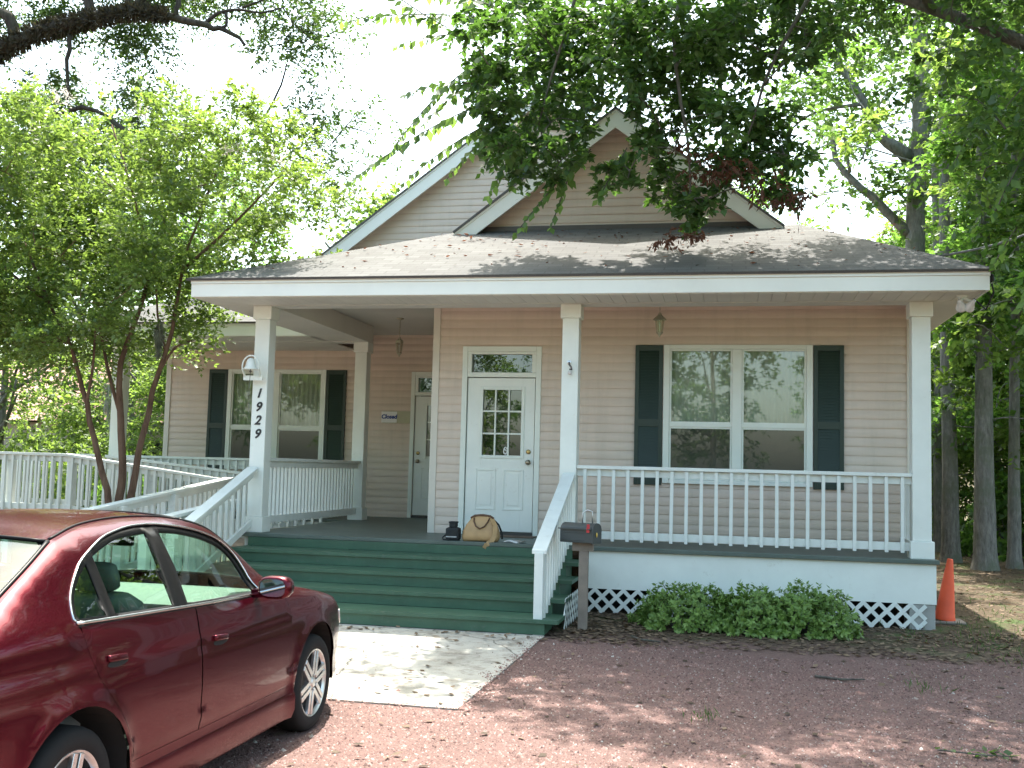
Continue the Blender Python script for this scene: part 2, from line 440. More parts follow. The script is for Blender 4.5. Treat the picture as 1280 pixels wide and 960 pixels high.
M['lawn'] = paint('far_lawn', (.07, .12, .035), .95, .35, 1.5, (25, .55, (.11, .15, .05)))

def car_paint():
    m, nt, b, o = mat('maroon_car_paint')
    n = noise(nt, 420, 1)
    c = ramp(nt, n.outputs[0], [(.35, (.074, .003, .010)), (.65, (.105, .004, .0145))]).outputs[0]
    n2 = noise(nt, 2.4, 6, .65)
    f = ramp(nt, n2.outputs[0], [(.55, (0, 0, 0)), (.85, (.18, .18, .18))]).outputs[0]
    c = mixc(nt, f, c, (.13, .03, .03))
    L(nt, c, b.inputs['Base Color'])
    b.inputs['Metallic'].default_value = .8; b.inputs['Roughness'].default_value = .27; b.inputs['Specular IOR Level'].default_value = .2
    b.inputs['Coat Weight'].default_value = .4; b.inputs['Coat IOR'].default_value = 1.45; b.inputs['Coat Roughness'].default_value = .03
    return m
M['carpaint'] = car_paint()

# ------------------------------------------------------------------ ground, path, road
def strip_grid(name, xs, ys, mat_, dz=0.0, zf=gz):
    V = [(x, y, zf(x, y)+dz) for y in ys for x in xs]; k = len(xs)
    F = [(j*k+i, j*k+i+1, (j+1)*k+i+1, (j+1)*k+i) for j in range(len(ys)-1) for i in range(k-1)]
    return mesh_obj(name, V, F, mat_)
g = strip_grid('ground', [-400, -60, -20, -8, 0, 8, 16, 60, 400],
               [-400, -60, -20, -12, -5.26, -4.2, -3.0, -2.2, -1.5, 0, 8, 20, 60, 400], M['ground'])
tag(g, 'red gravel yard turning to leaf covered soil beside the house', 'ground', kind='structure')
# concrete pad in front of the steps
V = []; 
pad = [(-1.6, -1.95), (4.06, -1.95), (3.93, -4.86), (-1.6, -4.78)]
V = [(x, y, gz(x, y)+.012) for x, y in pad] + [(x, y, gz(x, y)-.05) for x, y in pad]
o = mesh_obj('path', V, [(0,3,2,1)[::-1], (0,1,5,4), (1,2,6,5), (2,3,7,6), (3,0,4,7)], M['concrete'])
tag(o, 'pale concrete pad in front of the green steps', 'path', kind='structure')
o = strip_grid('road', [-300, -20, 0, 20, 300], [-34, -30, -26.5], M['asphalt'], .006)
tag(o, 'asphalt street running past the front yard', 'road', kind='structure')
o = strip_grid('lawn', [-300, -20, 0, 20, 300], [-140, -60, -34.4], M['lawn'], .004)
tag(o, 'grass lawn on the far side of the street', 'lawn', kind='structure')

# ------------------------------------------------------------------ house
S_, DECK, SOF, CEIL = 3.966, 0.756, 3.617, 3.90
FY, WY, LX, RX = 1.30, 5.0, -4.15, 8.03       # front wall, wing wall, left and right side walls
house = thing('house', (2.0, 3.0, 0), 'pink beige sided single storey house with a white columned front porch', 'house')
H_ = house

COURSE = .115
PROF = [(0.0, .0145), (.25, .016), (.5, .0145), (.72, .010), (.88, .0055), (1.0, .002)]
def siding(mb, axis, pos, sign, a_lo, a_hi, z0, z1, holes=()):
    """lap siding in courses; wall runs along axis (0=x,1=y) at pos, facing sign. a_lo/a_hi may be functions of z.
    holes: (a0, a1, z0, z1)"""
    fl = a_lo if callable(a_lo) else (lambda z: a_lo)
    fh = a_hi if callable(a_hi) else (lambda z: a_hi)
    def pt(a, off, z):
        return (a, pos+sign*off, z) if axis == 0 else (pos+sign*off, a, z)
    k0 = math.floor((z0-DECK)/COURSE); k1 = math.ceil((z1-DECK)/COURSE)
    for k in range(k0, k1):
        zb = DECK+k*COURSE
        cuts = [zb+t*COURSE for t, _ in PROF]
        hz = sorted({h for q in holes for h in q[2:4] if zb < h < zb+COURSE} | {h for h in (z0, z1) if zb < h < zb+COURSE})
        zs = sorted(set(cuts) | set(hz))
        off = lambda z: float(np.interp((z-zb)/COURSE, [t for t, _ in PROF], [q for _, q in PROF]))
        for za, zc in zip(zs[:-1], zs[1:]):
            zm = (za+zc)/2
            if zm < z0 or zm > z1: continue
            segs = [(0.0, 1.0)]
            A0, A1, B0, B1 = fl(za), fh(za), fl(zc), fh(zc)
            if A1 <= A0 and B1 <= B0: continue
            A1 = max(A0, A1); B1 = max(B0, B1)
            iv = [(A0, A1)]
            for h0, h1, hz0, hz1 in holes:
                if hz0 < zm < hz1:
                    nv = []
                    for u0, u1 in iv:
                        if h1 <= u0 or h0 >= u1: nv.append((u0, u1)); continue
                        if h0 > u0: nv.append((u0, h0))
                        if h1 < u1: nv.append((h1, u1))
                    iv = nv
            for u0, u1 in iv:
                w0 = u0 if u0 != A0 else B0
                w1 = u1 if u1 != A1 else B1
                n = len(mb.v)
                mb.v += [pt(u0, off(za), za), pt(u1, off(za), za), pt(w1, off(zc)+1e-5, zc), pt(w0, off(zc)+1e-5, zc)]
                mb.f.append((n, n+1, n+2, n+3))
                if abs(zc-(zb+COURSE)) < 1e-6 and zc < z1-1e-6:     # the shadowed lip of the course above
                    n = len(mb.v)
                    mb.v += [pt(w0, .002, zc), pt(w1, .002, zc), pt(w1, .0145, zc), pt(w0, .0145, zc)]
                    mb.f.append((n, n+1, n+2, n+3))

# openings
DOORS = [(2.397, FY), (0.545, WY)]           # left edge of each slab, wall plane
WINS = [(5.0, FY, 0), (-2.955, WY, 0)]       # left edge of each casing
def door_hole(dx): return (dx-.075, dx+.914+.075, DECK-.2, 3.262)
def win_hole(wx): return (wx+.01, wx+1.85, 1.50, 3.285)
mb = MB(); siding(mb, 0, FY, -1, 1.92, RX, DECK, CEIL, [door_hole(DOORS[0][0]), win_hole(WINS[0][0])])
mb.build('wall', M['siding'], H_)
mb = MB(); siding(mb, 0, WY, -1, LX, 1.92, DECK, CEIL, [(DOORS[1][0]-.075, DOORS[1][0]+.989, DECK-.2, 3.262), win_hole(WINS[1][0])])
mb.build('wall', M['siding'], H_)
mb = MB(); siding(mb, 1, 1.92, -1, FY, WY, DECK, CEIL); mb.build('wall', M['siding'], H_)
mb = MB(); siding(mb, 1, RX, 1, FY, 14, .55, 3.75); mb.build('wall', M['siding'], H_)
mb = MB(); siding(mb, 1, LX, -1, WY, 14, .55, 3.75); mb.build('wall', M['siding'], H_)
mb = MB(); mb.box(LX+.02, RX-.02, 14, 14.1, .3, 3.75); mb.build('wall', M['siding'], H_)
# inner lining so that no daylight leaks behind the panes
mb = MB()
mb.add([(1.95, FY+1.6, .5), (RX-.05, FY+1.6, .5), (RX-.05, FY+1.6, 4.3), (1.95, FY+1.6, 4.3)], [(0,1,2,3)])
mb.build('inner_partition', M['ceiling'], H_); mb = MB()
mb.add([(LX+.05, WY+1.6, .5), (1.9, WY+1.6, .5), (1.9, WY+1.6, 4.3), (LX+.05, WY+1.6, 4.3)], [(0,1,2,3)])
mb.build('inner_partition', M['ceiling'], H_)
TP = paint('trim_pink', (.64, .60, .525), .45, .05)
for x, y, z1 in ((1.915, FY-.012, CEIL), (RX-.03, FY-.012, CEIL), (LX-.005, WY-.012, CEIL)):
    mb = MB(); mb.box(x-.018, x+.075, y-.018, y+.075, DECK, z1); mb.build('corner_trim', TP, H_)

# deck, skirt, lattice
mb = MB()
mb.box(-.14, RX+.06, -.13, FY+.0, DECK-.045, DECK)
mb.box(-.14, 1.915, FY+.002, WY, DECK-.045, DECK)
mb.box(-4.5, -.142, 3.56, WY, DECK-.045, DECK)
mb.build('porch_floor', M['floor'], H_, bevel=.006)
mb = MB()
mb.box(4.17, RX+.03, -.085, -.045, .275, DECK-.047)
mb.box(RX-.01, RX+.03, -.044, FY, .275, DECK-.047)
mb.build('skirt_board', M['white'], H_); mb = MB()
mb.box(-.1, -.06, -.02, 3.6, .1, DECK-.047)
mb.box(-4.46, -.11, 3.6, 3.64, .1, DECK-.047)
mb.build('skirt_board', M['white'], H_)
mb = MB(); mb.box(7.78, RX+.02, -.075, .30, -.1, .272); mb.box(RX-.1, RX+.01, .31, 14, -.1, .55)
mb.build('pier', M['block'], H_, bevel=.01)
mb = MB()
def lattice(mb, x0, x1, z0, z1, y, step=.165, w=.042):
    for sgn, yo in ((1, 0), (-1, .007)):
        c = x0 - (z1-z0)
        while c < x1+(z1-z0):
            xa, za, xb, zb = c, z0, c+(z1-z0), z1
            if xa < x0: za += x0-xa; xa = x0
            if xb > x1: zb -= xb-x1; xb = x1
            if xb > xa+.02:
                if sgn < 0: xa, xb = x0+x1-xa, x0+x1-xb
                mb.bar((xa, y+yo, za), (xb, y+yo, zb), .006, w, up=(0, 0, 1))
            c += step
lattice(mb, 4.17, 7.95, 0.0, .275, -.088)
mb.build('lattice', M['rail'], H_)
mb = MB()      # lattice on the open side of the steps
mb2 = MB(); lattice(mb2, -1.55, -.2, 0.0, .30, 0)
mb.v = [(4.19+p[1]*1.0, p[0], p[2]) for p in mb2.v]; mb.f = mb2.f
mb.build('lattice', M['rail'], H_)
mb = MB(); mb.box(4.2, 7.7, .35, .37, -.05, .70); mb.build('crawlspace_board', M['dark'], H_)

# steps: 5 risers, 4 treads
mb = MB(); RUN, Y0 = .455, -.135
for k in range(1, 5):
    zt = DECK-.1512*k
    yb = Y0-RUN*(k-1); yf = Y0-RUN*k
    mb.box(-.02, 4.20, yf-.022, yb-.003 if k > 1 else yb-.003, zt-.04, zt)               # tread with nosing
    mb.box(.0, 4.06, yf, yf+.022, zt-.1512+.002, zt-.042)                                   # riser below it
mb.box(.0, 4.06, Y0-.002, Y0+.02, DECK-.1512+.002, DECK-.047)
for x0, x1 in ((.02, .06), (4.02, 4.058)):
    P = [(Y0, DECK-.05)]
    for k in range(1, 5):
        P += [(Y0-RUN*(k-1)-.003, DECK-.1512*k-.042), (Y0-RUN*k+.024, DECK-.1512*k-.042)]
    P += [(Y0-RUN*4+.024, .0), (Y0, .0)]
    mb.prism(P, 0, x0, x1)
mb.build('steps', M['green'], H_, bevel=.006)

# posts
def post(x, y, w=.2, z0=DECK, z1=SOF, wide=.25):
    mb = MB()
    mb.box(x-w/2, x+w/2, y-w/2, y+w/2, z0+.195, z1-.165)
    for a, b in ((z0, z0+.195), (z1-.165, z1)):
        mb.box(x-wide/2, x+wide/2, y-wide/2, y+wide/2, a, b)
    return mb.build('porch_post', M['white'], H_, bevel=.008)
posts = [post(0, .1), post(S_, .1), post(2*S_, .1), post(.0, 3.78), post(-4.33, 3.78)]

# railings
BAL = {}
def baluster(parent, x, y, zlo, zhi, w=.037):
    key = round(zhi-zlo, 3)
    if key not in BAL:
        h = (zhi-zlo)/2; mbb = MB(); mbb.box(-w/2, w/2, -w/2, w/2, -h, h)
        me = bpy.data.meshes.new('baluster'); me.from_pydata(mbb.v, [], mbb.f); me.materials.append(M['rail']); BAL[key] = me
    o = bpy.data.objects.new('baluster', BAL[key]); COL.objects.link(o); o.parent = parent
    o.location = Vector((x, y, (zlo+zhi)/2)) - wloc(parent)
    o.rotation_euler = (random.uniform(-.004, .004), random.uniform(-.006, .006), 0)
    return o
def railing(parent, a, b, zta, ztb, drop=.86, step=.16, out=.03, name='railing', cap=.14, margin=.10, low=.09):
    """a,b = (x,y) ends, zt = top of the cap at each end; balusters nailed on the side given by 'out' (to the right of a->b)"""
    ax, ay = a; bx, by = b
    d = Vector((bx-ax, by-ay, 0)); ln = d.length; d.normalize(); n = Vector((d.y, -d.x, 0))
    up = Vector((0, 0, 1))
    mb = MB()
    def P(t, off, dz): return Vector((ax+(bx-ax)*t, ay+(by-ay)*t, zta+(ztb-zta)*t+dz)) + n*off
    def hb(off0, off1, z0, z1):
        Q = []
        for dz in (z0, z1):
            Q += [P(0, off0, dz), P(0, off1, dz), P(1, off1, dz), P(1, off0, dz)]
        mb.hexa(Q)
    hb(-cap/2, cap/2, -.04, 0)
    hb(-.02, .018, -.125, -.042)
    hb(-.02, .018, -drop, -drop+low)
    r = mb.build(name, M['rail'], parent, bevel=.004)
    k = max(1, int((ln-2*margin)/step)); st = (ln-2*margin)/k
    for i in range(k+1):
        t = (margin+i*st)/ln
        p = P(t, out+.008 if out > 0 else out-.006, 0)
        baluster(r, p.x, p.y, p.z-drop-.02, p.z-.044)
    return r
RT = DECK+.94
railing(H_, (S_+.1, .09), (2*S_-.1, .09), RT, RT, .86, .163, .03)
railing(H_, (.0, 3.68), (.0, .2), RT-.0, RT, .84, .118, .03)       # beside the entry
railing(H_, (-4.23, 3.74), (-.1, 3.74), RT, RT, .84, .132, .03)
railing(H_, (2*S_-.02, .2), (2*S_-.02, FY-.01), RT, RT, .86, .118, .03)
# stair rails with their newels
def stair_rail(x, ytop, ztop, ybot, zbot, side):
    r = railing(H_, (x, ytop), (x, ybot), ztop, zbot, .74, .15, .03*side, 'stair_rail', .15, .12, .09)
    mb = MB(); mb.box(x-.045, x+.045, ybot-.015, ybot+.075, gz(x, ybot)+.0, zbot-.045+.02)
    mb.build('newel', M['rail'], r, bevel=.004)
    return r
stair_rail(S_+.02, -.03, 1.60, -1.93, .83, -1)
stair_rail(-.03, -.03, 1.57, -1.93, .83, 1)

# soffit, ceiling, beams, fascia
EY, EXL, EXR = -.68, -.64, 8.50
mb = MB()
x = EXL+.03
while x < EXR-.14:
    mb.box(x, x+.145, EY+.03, -.06, SOF+.005, SOF+.02); x += .150
y = -.05
while y < 13:
    mb.box(RX+.03, EXR-.03, y, y+.145, SOF+.005, SOF+.02); y += .150
y = -.05
while y < 3.5:
    mb.box(EXL+.03, -.11, y, y+.145, SOF+.005, SOF+.02); y += .15
x = -4.9
while x < -.7:
    mb.box(x, x+.145, 3.03, WY, SOF+.005, SOF+.02); x += .15
mb.build('soffit', M['soffit'], H_)
mb = MB(); mb.box(EXL+.03, EXR-.03, EY+.03, -.05, SOF+.024, SOF+.034); mb.box(-.6, 1.9, .23, WY, CEIL, CEIL+.02); mb.box(1.9, RX+.03, .23, FY, CEIL, CEIL+.02)
mb.build('ceiling', M['ceiling'], H_)
mb = MB()
mb.box(-.12, RX+.03, -.045, .22, SOF, CEIL+.1)
mb.box(-.12, .12, .225, 3.67, SOF, CEIL-.005)
mb.box(-4.5, .12, 3.675, 3.9, SOF-.004, CEIL-.005)
mb.build('beam', M['soffit'], H_)
mb = MB()
F0, F1 = 3.632, 3.848
def fascia(mb, a, b):
    """boards from a to b, outer side to the right"""
    a = Vector((*a, 0)); b = Vector((*b, 0)); d = (b-a).normalized(); n = Vector((d.y, -d.x, 0))
    for z0, z1, t0, t1 in ((F0, F1-.058, 0, .024), (F1-.056, F1, 0, .04)):
        Q = []
        for z in (z0, z1):
            for p, t in ((a, t0), (b, t0), (b, t1), (a, t1)):
                q = p + n*(t-.024); Q.append((q.x, q.y, z))
        mb.hexa(Q)
fascia(mb, (EXL, EY), (EXR, EY))
fascia(mb, (EXR, EY+.03), (EXR, 13))
fascia(mb, (EXL, 3.0), (EXL, EY+.03))
fascia(mb, (-4.85, 3.0), (EXL-.03, 3.0))
fascia(mb, (-4.85, 13), (-4.85, 3.03))
mb.build('fascia', M['fascia'], H_)

# roofs
def roof_part(polys, name='roof', th=.03):
    """each poly: list of 3-D points, first edge along the eave"""
    V, F, UV = [], [], []
    for P in polys:
        P = [Vector(p) for p in P]
        e = (P[1]-P[0]).normalized(); nrm = (P[1]-P[0]).cross(P[2]-P[0]).normalized()
        if nrm.z < 0: nrm = -nrm
        up = nrm.cross(e)
        if up.z < 0: up = -up
        n0 = len(V); k = len(P)
        V += [tuple(p) for p in P] + [tuple(p-nrm*th) for p in P]
        uvp = [((p-P[0]).dot(e)+P[0].dot(e), (p-P[0]).dot(up)) for p in P]
        faces = [tuple(range(n0, n0+k)), tuple(range(n0+k, n0+2*k))[::-1]]
        faces += [(n0+i, n0+(i+1) % k, n0+k+(i+1) % k, n0+k+i) for i in range(k)]
        for f in faces:
            F.append(f); UV += [uvp[(i-n0) % k] for i in f]
    return mesh_obj(name, V, F, M['shingle'], H_, uv=UV)
ZE = 3.872
O = .05
A_ = (EXL-O, EY-O, ZE-.02); B_ = (EXR+O, EY-O, ZE-.02)
C_ = (6.75, 2.12, 5.03); D_ = (2.02, 2.12, 5.03)
roof_part([[A_, B_, C_, D_],
           [(EXL-O, 3.0, ZE-.02), A_, D_, (2.02, 5.0, 5.03), (1.36, 5.0, 4.71)],
           [B_, (EXR+O, 13.2, ZE-.02), (6.75, 13.2, 5.03), C_],
           [(-4.9, 2.95, ZE-.02), (EXL-O+.02, 2.95, ZE-.02), (2.02, 5.7, 5.05), (-2.1, 5.75, 5.07)],
           [(-4.9, 13.2, ZE-.02), (-4.9, 2.95, ZE-.02), (-2.1, 5.75, 5.07), (-2.1, 13.2, 5.07)]])
# front gable
GX, GZ, GS = 4.25, 6.70, .754
RX0, RX1 = 1.98, 6.52
gyr, gyw = 1.88, 2.14
roof_part([[(RX0-.02, gyr-.03, GZ-GS*(GX-RX0+.02)), (RX0-.02, 5.2, GZ-GS*(GX-RX0+.02)), (GX, 5.2, GZ), (GX, gyr-.03, GZ)],
           [(RX1+.02, 5.2, GZ-GS*(RX1+.02-GX)), (RX1+.02, gyr-.03, GZ-GS*(RX1+.02-GX)), (GX, gyr-.03, GZ), (GX, 5.2, GZ)]])
def rake(mb, xa, za, xb, zb, y, h=.235, t=.03):
    """board under the roof edge from (xa,za) to the peak (xb,zb)"""
    s = h*math.sqrt(1+((zb-za)/(xb-xa))**2)
    for k0, k1, y0 in ((.035, .24, y-.012), (.245, 1.0, y)):
        mb.hexa([(xa, y0, za-s*k1), (xa, y+t, za-s*k1), (xb, y+t, zb-s*k1), (xb, y0, zb-s*k1),
                 (xa, y0, za-s*k0), (xa, y+t, za-s*k0), (xb, y+t, zb-s*k0), (xb, y0, zb-s*k0)])
mb = MB()
rake(mb, RX0, GZ-GS*(GX-RX0), GX, GZ, gyr); rake(mb, RX1, GZ-GS*(RX1-GX), GX, GZ, gyr)
mb.build('rake_board', M['fascia'], H_)
mb = MB()
for xa in (RX0, RX1):
    za = GZ-GS*abs(GX-xa)
    for z in (.075,):
        mb.add([(xa, gyr+.02, za-z), (xa, gyw+.05, za-z), (GX, gyw+.05, GZ-z), (GX, gyr+.02, GZ-z)], [(0,1,2,3)])
mb.build('rake_soffit', M['soffit'], H_)
mb = MB(); siding(mb, 0, gyw, -1, lambda z: GX-max(0, (GZ-.06-z)/GS), lambda z: GX+max(0, (GZ-.06-z)/GS), 4.72, GZ-.07)
mb.build('gable_wall', M['siding'], H_)
mb = MB(); mb.box(2.25, 6.3, 2.095, 2.12, 4.98, 5.085); mb.build('flashing', plain('dark_flashing', (.09, .08, .075), .5), H_)
# main roof with the rear gable
PX, PZ, PS = 2.6, 8.10, .746
my, mw = 4.70, 4.98
roof_part([[(-3.15, my-.03, PZ-PS*5.75), (-3.15, 13.2, PZ-PS*5.75), (PX, 13.2, PZ), (PX, my-.03, PZ)],
           [(6.75, 13.2, PZ-PS*4.15), (6.75, my-.03, PZ-PS*4.15), (PX, my-.03, PZ), (PX, 13.2, PZ)]])
mb = MB(); rake(mb, -1.6, PZ-PS*4.2, PX, PZ, my); rake(mb, 6.7, PZ-PS*4.1, PX, PZ, my)
mb.build('rake_board', M['fascia'], H_)
mb = MB()
for xa in (-1.6, 6.7):
    za = PZ-PS*abs(PX-xa)-.075
    mb.add([(xa, my+.02, za), (xa, mw+.05, za), (PX, mw+.05, PZ-.075), (PX, my+.02, PZ-.075)], [(0,1,2,3)])
mb.build('rake_soffit', M['soffit'], H_)
mb = MB(); siding(mb, 0, mw, -1, lambda z: PX-max(0, (PZ-.06-z)/PS), lambda z: PX+max(0, (PZ-.06-z)/PS), 4.5, PZ-.07, [(2.42, 3.0, 5.75, 6.85)])
mb.build('gable_wall', M['siding'], H_)
mb = MB(); siding(mb, 0, 13.1, 1, lambda z: PX-max(0, (PZ-.06-z)/PS), lambda z: PX+max(0, (PZ-.06-z)/PS), 3.7, PZ-.07)
mb.build('gable_wall', M['siding'], H_)

# windows
def window(wx, y):
    """twin double-hung window: casing left edge wx, wall plane y"""
    mb = MB(); z0, z1 = 1.50, 3.285; x0, x1 = wx, wx+1.86
    f0, f1 = y-.045, y+.03
    mb.box(x0, x0+.078, f0, f1, z0, z1); mb.box(x1-.078, x1, f0, f1, z0, z1)
    mb.box(x0+.079, x1-.079, f0, f1, z1-.055, z1); mb.box(x0+.079, x1-.079, f0-.02, f1, z0, z0+.05)
    xm = (x0+x1)/2
    mb.box(xm-.06, xm+.06, f0, f1, z0+.051, z1-.056)
    w = mb.build('window', M['trim'], H_, bevel=.004)
    mr = 2.25
    sash = MB(); gl = MB(); sc = MB(); cu = MB()
    for a, b in ((x0+.08, xm-.062), (xm+.062, x1-.08)):
        sash.box(a, b, f0+.012, f0+.045, mr-.022, mr+.022)
        for za, zb, yo in ((mr+.023, z1-.057, f0+.018), (z0+.052, mr-.023, f0+.026)):
            sash.box(a, a+.022, yo, yo+.03, za, zb); sash.box(b-.022, b, yo, yo+.03, za, zb)
            sash.box(a+.023, b-.023, yo, yo+.03, zb-.022, zb); sash.box(a+.023, b-.023, yo, yo+.03, za, za+.022)
        gl.add([(a+.02, f0+.035, mr+.02), (b-.02, f0+.035, mr+.02), (b-.02, f0+.035, z1-.06), (a+.02, f0+.035, z1-.06)], [(0,1,2,3)])
        sc.add([(a+.02, f0+.036, z0+.055), (b-.02, f0+.036, z0+.055), (b-.02, f0+.036, mr-.02), (a+.02, f0+.036, mr-.02)], [(0,1,2,3)])
        n = 44; V = []; F = []
        for i in range(n+1):
            t = i/n; xx = a+(b-a)*t; yy = y+.055+.018*math.sin(t*58)+.008*math.sin(t*23+1)
            V += [(xx, yy, mr-.06), (xx, yy, z1-.03)]
            if i: F.append((2*i-2, 2*i, 2*i+1, 2*i-1))
        cu.add(V, F)
    sash.build('sash', M['trim'], w); gl.build('pane', M['glass'], w); sc.build('screened_pane', M['screen_glass'], w)
    cu.build('pane_backing', M['pane_backing'], w, smooth=True)
    return w
def shutter(x0, x1, y, z0=1.475, z1=3.278):
    mb = MB(); f = y-.045
    mb.box(x0, x0+.05, f, y+.0, z0, z1); mb.box(x1-.05, x1, f, y+.0, z0, z1)
    zm = z0+(z1-z0)*.44
    for a, b in ((z0, z0+.07), (zm-.045, zm+.045), (z1-.07, z1)): mb.box(x0+.051, x1-.051, f, y, a, b)
    for za, zb in ((z0+.071, zm-.046), (zm+.046, z1-.071)):
        k = int((zb-za)/.036); st = (zb-za)/k
        for i in range(k):
            q0 = za+i*st; q1 = q0+st*1.04 if i < k-1 else zb
            mb.hexa([(x0+.0505, f+.004, q0), (x1-.0505, f+.004, q0), (x1-.0505, f+.010, q0), (x0+.0505, f+.010, q0),
                     (x0+.0505, f+.016, q1), (x1-.0505, f+.016, q1), (x1-.0505, f+.022, q1), (x0+.0505, f+.022, q1)])
    mb.box(x0+.049, x1-.049, f+.024, y-.003, z0+.06, z1-.06)
    return mb.build('shutter', M['shutter'], H_)
for wx, y, _ in WINS:
    window(wx, y); shutter(wx-.365, wx-.01, y); shutter(wx+1.87, wx+2.235, y)
# attic window and its shutter
mb = MB(); mb.box(2.42, 2.48, mw-.04, mw+.02, 5.75, 6.85); mb.box(2.94, 3.0, mw-.04, mw+.02, 5.75, 6.85); mb.box(2.481, 2.939, mw-.04, mw+.02, 6.79, 6.85); mb.box(2.481, 2.939, mw-.04, mw+.02, 5.75, 5.80); mb.box(2.481, 2.939, mw-.03, mw, 6.28, 6.32)
w = mb.build('window', M['trim'], H_)
mb = MB(); mb.add([(2.48, mw-.01, 5.8), (2.94, mw-.01, 5.8), (2.94, mw-.01, 6.8), (2.48, mw-.01, 6.8)], [(0,1,2,3)]); mb.build('pane', M['glass'], w)
mb = MB(); mb.add([(2.45, mw+.05, 5.8), (2.97, mw+.05, 5.8), (2.97, mw+.05, 6.8), (2.45, mw+.05, 6.8)], [(0,1,2,3)]); mb.build('pane_backing', M['pane_backing'], w)
shutter(2.16, 2.41, mw-.0, 5.74, 6.86)
mb = MB(); mb.box(2.09, 2.15, mw-.03, mw+.01, 5.72, 6.88); mb.build('corner_trim', M['trim'], H_)

# doors
def text_mesh(name, body, size, mat_, parent, loc, rot, extrude=.004, shear=0.0, offset=0.0, align='CENTER'):
    cu = bpy.data.curves.new(name, 'FONT'); cu.body = body; cu.size = size; cu.extrude = extrude; cu.shear = shear
    cu.offset = offset; cu.align_x = align; cu.align_y = 'CENTER'; cu.resolution_u = 6
    t = bpy.data.objects.new(name, cu); COL.objects.link(t)
    dg = bpy.context.evaluated_depsgraph_get(); dg.update()
    me = bpy.data.meshes.new_from_object(t.evaluated_get(dg))
    bpy.data.objects.remove(t); me.materials.clear(); me.materials.append(mat_); me.name = name
    o = bpy.data.objects.new(name, me); COL.objects.link(o); o.parent = parent
    o.location = Vector(loc) - (wloc(parent) if parent else Vector((0, 0, 0))); o.rotation_euler = rot
    return o
def door(dx, y, knob_right, sticker):
    mb = MB(); z0, z1 = DECK+.05, DECK+.05+2.03; x0, x1 = dx, dx+.914
    yd = y-.0                      # face of the slab
    gx0, gx1, gz0, gz1 = x0+.20, x1-.165, z0+.99, z1-.145
    T = .04
    # slab built round the light opening
    mb.box(x0, gx0, yd, yd+T, z0, z1); mb.box(gx1, x1, yd, yd+T, z0, z1)
    mb.box(gx0+.0005, gx1-.0005, yd, yd+T, gz1, z1); mb.box(gx0+.0005, gx1-.0005, yd, yd+T, z0, gz0)
    d = mb.build('door', M['white'], H_)
    f = MB()
    for a, b, c, e in ((gx0-.03, gx0+.012, gz0-.03, gz1+.03), (gx1-.012, gx1+.03, gz0-.03, gz1+.03), (gx0+.013, gx1-.013, gz1-.012, gz1+.03), (gx0+.013, gx1-.013, gz0-.03, gz0+.012)):
        f.box(a, b, yd-.014, yd+.02, c, e)
    for i in (1, 2):
        xx = gx0+(gx1-gx0)*i/3; f.box(xx-.011, xx+.011, yd-.006, yd+.02, gz0+.013, gz1-.013)
        zz = gz0+(gz1-gz0)*i/3
        for j in range(3):
            xa = gx0+(gx1-gx0)*j/3+.0115; xb = gx0+(gx1-gx0)*(j+1)/3-.0115
            f.box(xa, xb, yd-.0055, yd+.02, zz-.011, zz+.011)
    f.build('muntin', M['trim'], d, bevel=.003)
    p = MB(); p.add([(gx0, yd+.024, gz0), (gx1, yd+.024, gz0), (gx1, yd+.024, gz1), (gx0, yd+.024, gz1)], [(0,1,2,3)]); p.build('pane', M['glass'], d)
    p = MB(); p.add([(gx0-.02, yd+.3, gz0-.1), (gx1+.02, yd+.3, gz0-.1), (gx1+.02, yd+.3, gz1+.1), (gx0-.02, yd+.3, gz1+.1)], [(0,1,2,3)]); p.build('pane_backing', plain('door_hall_shade', (.05, .055, .05), .9), d)  # flat dark sheet: shade of the unlit hall painted behind the door glass
    q = MB()       # raised panels
    for a, b in ((x0+.13, x0+.41), (x1-.41, x1-.13)):
        za, zb = z0+.28, z0+.82
        for u0, u1, w0, w1 in ((a, a+.022, za, zb), (b-.022, b, za, zb), (a+.0225, b-.0225, zb-.022, zb), (a+.0225, b-.0225, za, za+.022)):
            q.box(u0, u1, yd-.011, yd-.0005, w0, w1)
        q.box(a+.06, b-.06, yd-.007, yd-.0005, za+.06, zb-.06)
    q.build('panel', M['white'], d, bevel=.004)
    kx = x1-.07 if knob_right else x0+.07
    k = MB(); k.lathe([(.034, 0), (.034, -.008), (.012, -.012), (.012, -.035), (.028, -.045), (.031, -.058), (.022, -.070), (.004, -.073)], (kx, yd-.001, z0+.915), 16, 1); k.build('knob', M['nickel'], d, True)
    k = MB(); k.lathe([(.031, 0), (.031, -.012), (.022, -.020), (.003, -.021)], (kx, yd-.001, z0+1.055), 16, 1); k.build('deadbolt', M['brass'], d, True)
    if sticker:
        # small white looped decal in the lower middle light
        s = MB(); cx, cz = gx0+(gx1-gx0)*.60, gz0+.075
        pts = [(cx+.030*math.cos(t)*(.75+.1*math.sin(2*t)), yd+.018, cz+.045*math.sin(t)) for t in np.linspace(.5, 6.0, 22)]
        s.tube(pts, .008, 6); s.tube([(cx-.012, yd+.018, cz+.02), (cx+.016, yd+.018, cz-.006)], .009, 6)
        s.build('decal', M['paper'], d)
    # frame, transom and threshold
    fr = MB(); ya, yb = y-.03, y+.06
    zt = 3.262
    fr.box(x0-.082, x0-.012, ya, yb, DECK, zt); fr.box(x1+.012, x1+.082, ya, yb, DECK, zt)
    fr.box(x0-.011, x1+.011, ya, yb, zt-.07, zt); fr.box(x0-.011, x1+.011, ya+.008, yb, z1+.012, z1+.075)
    fr.box(x0-.011, x1+.011, ya+.008, yb, zt-.105, zt-.071)
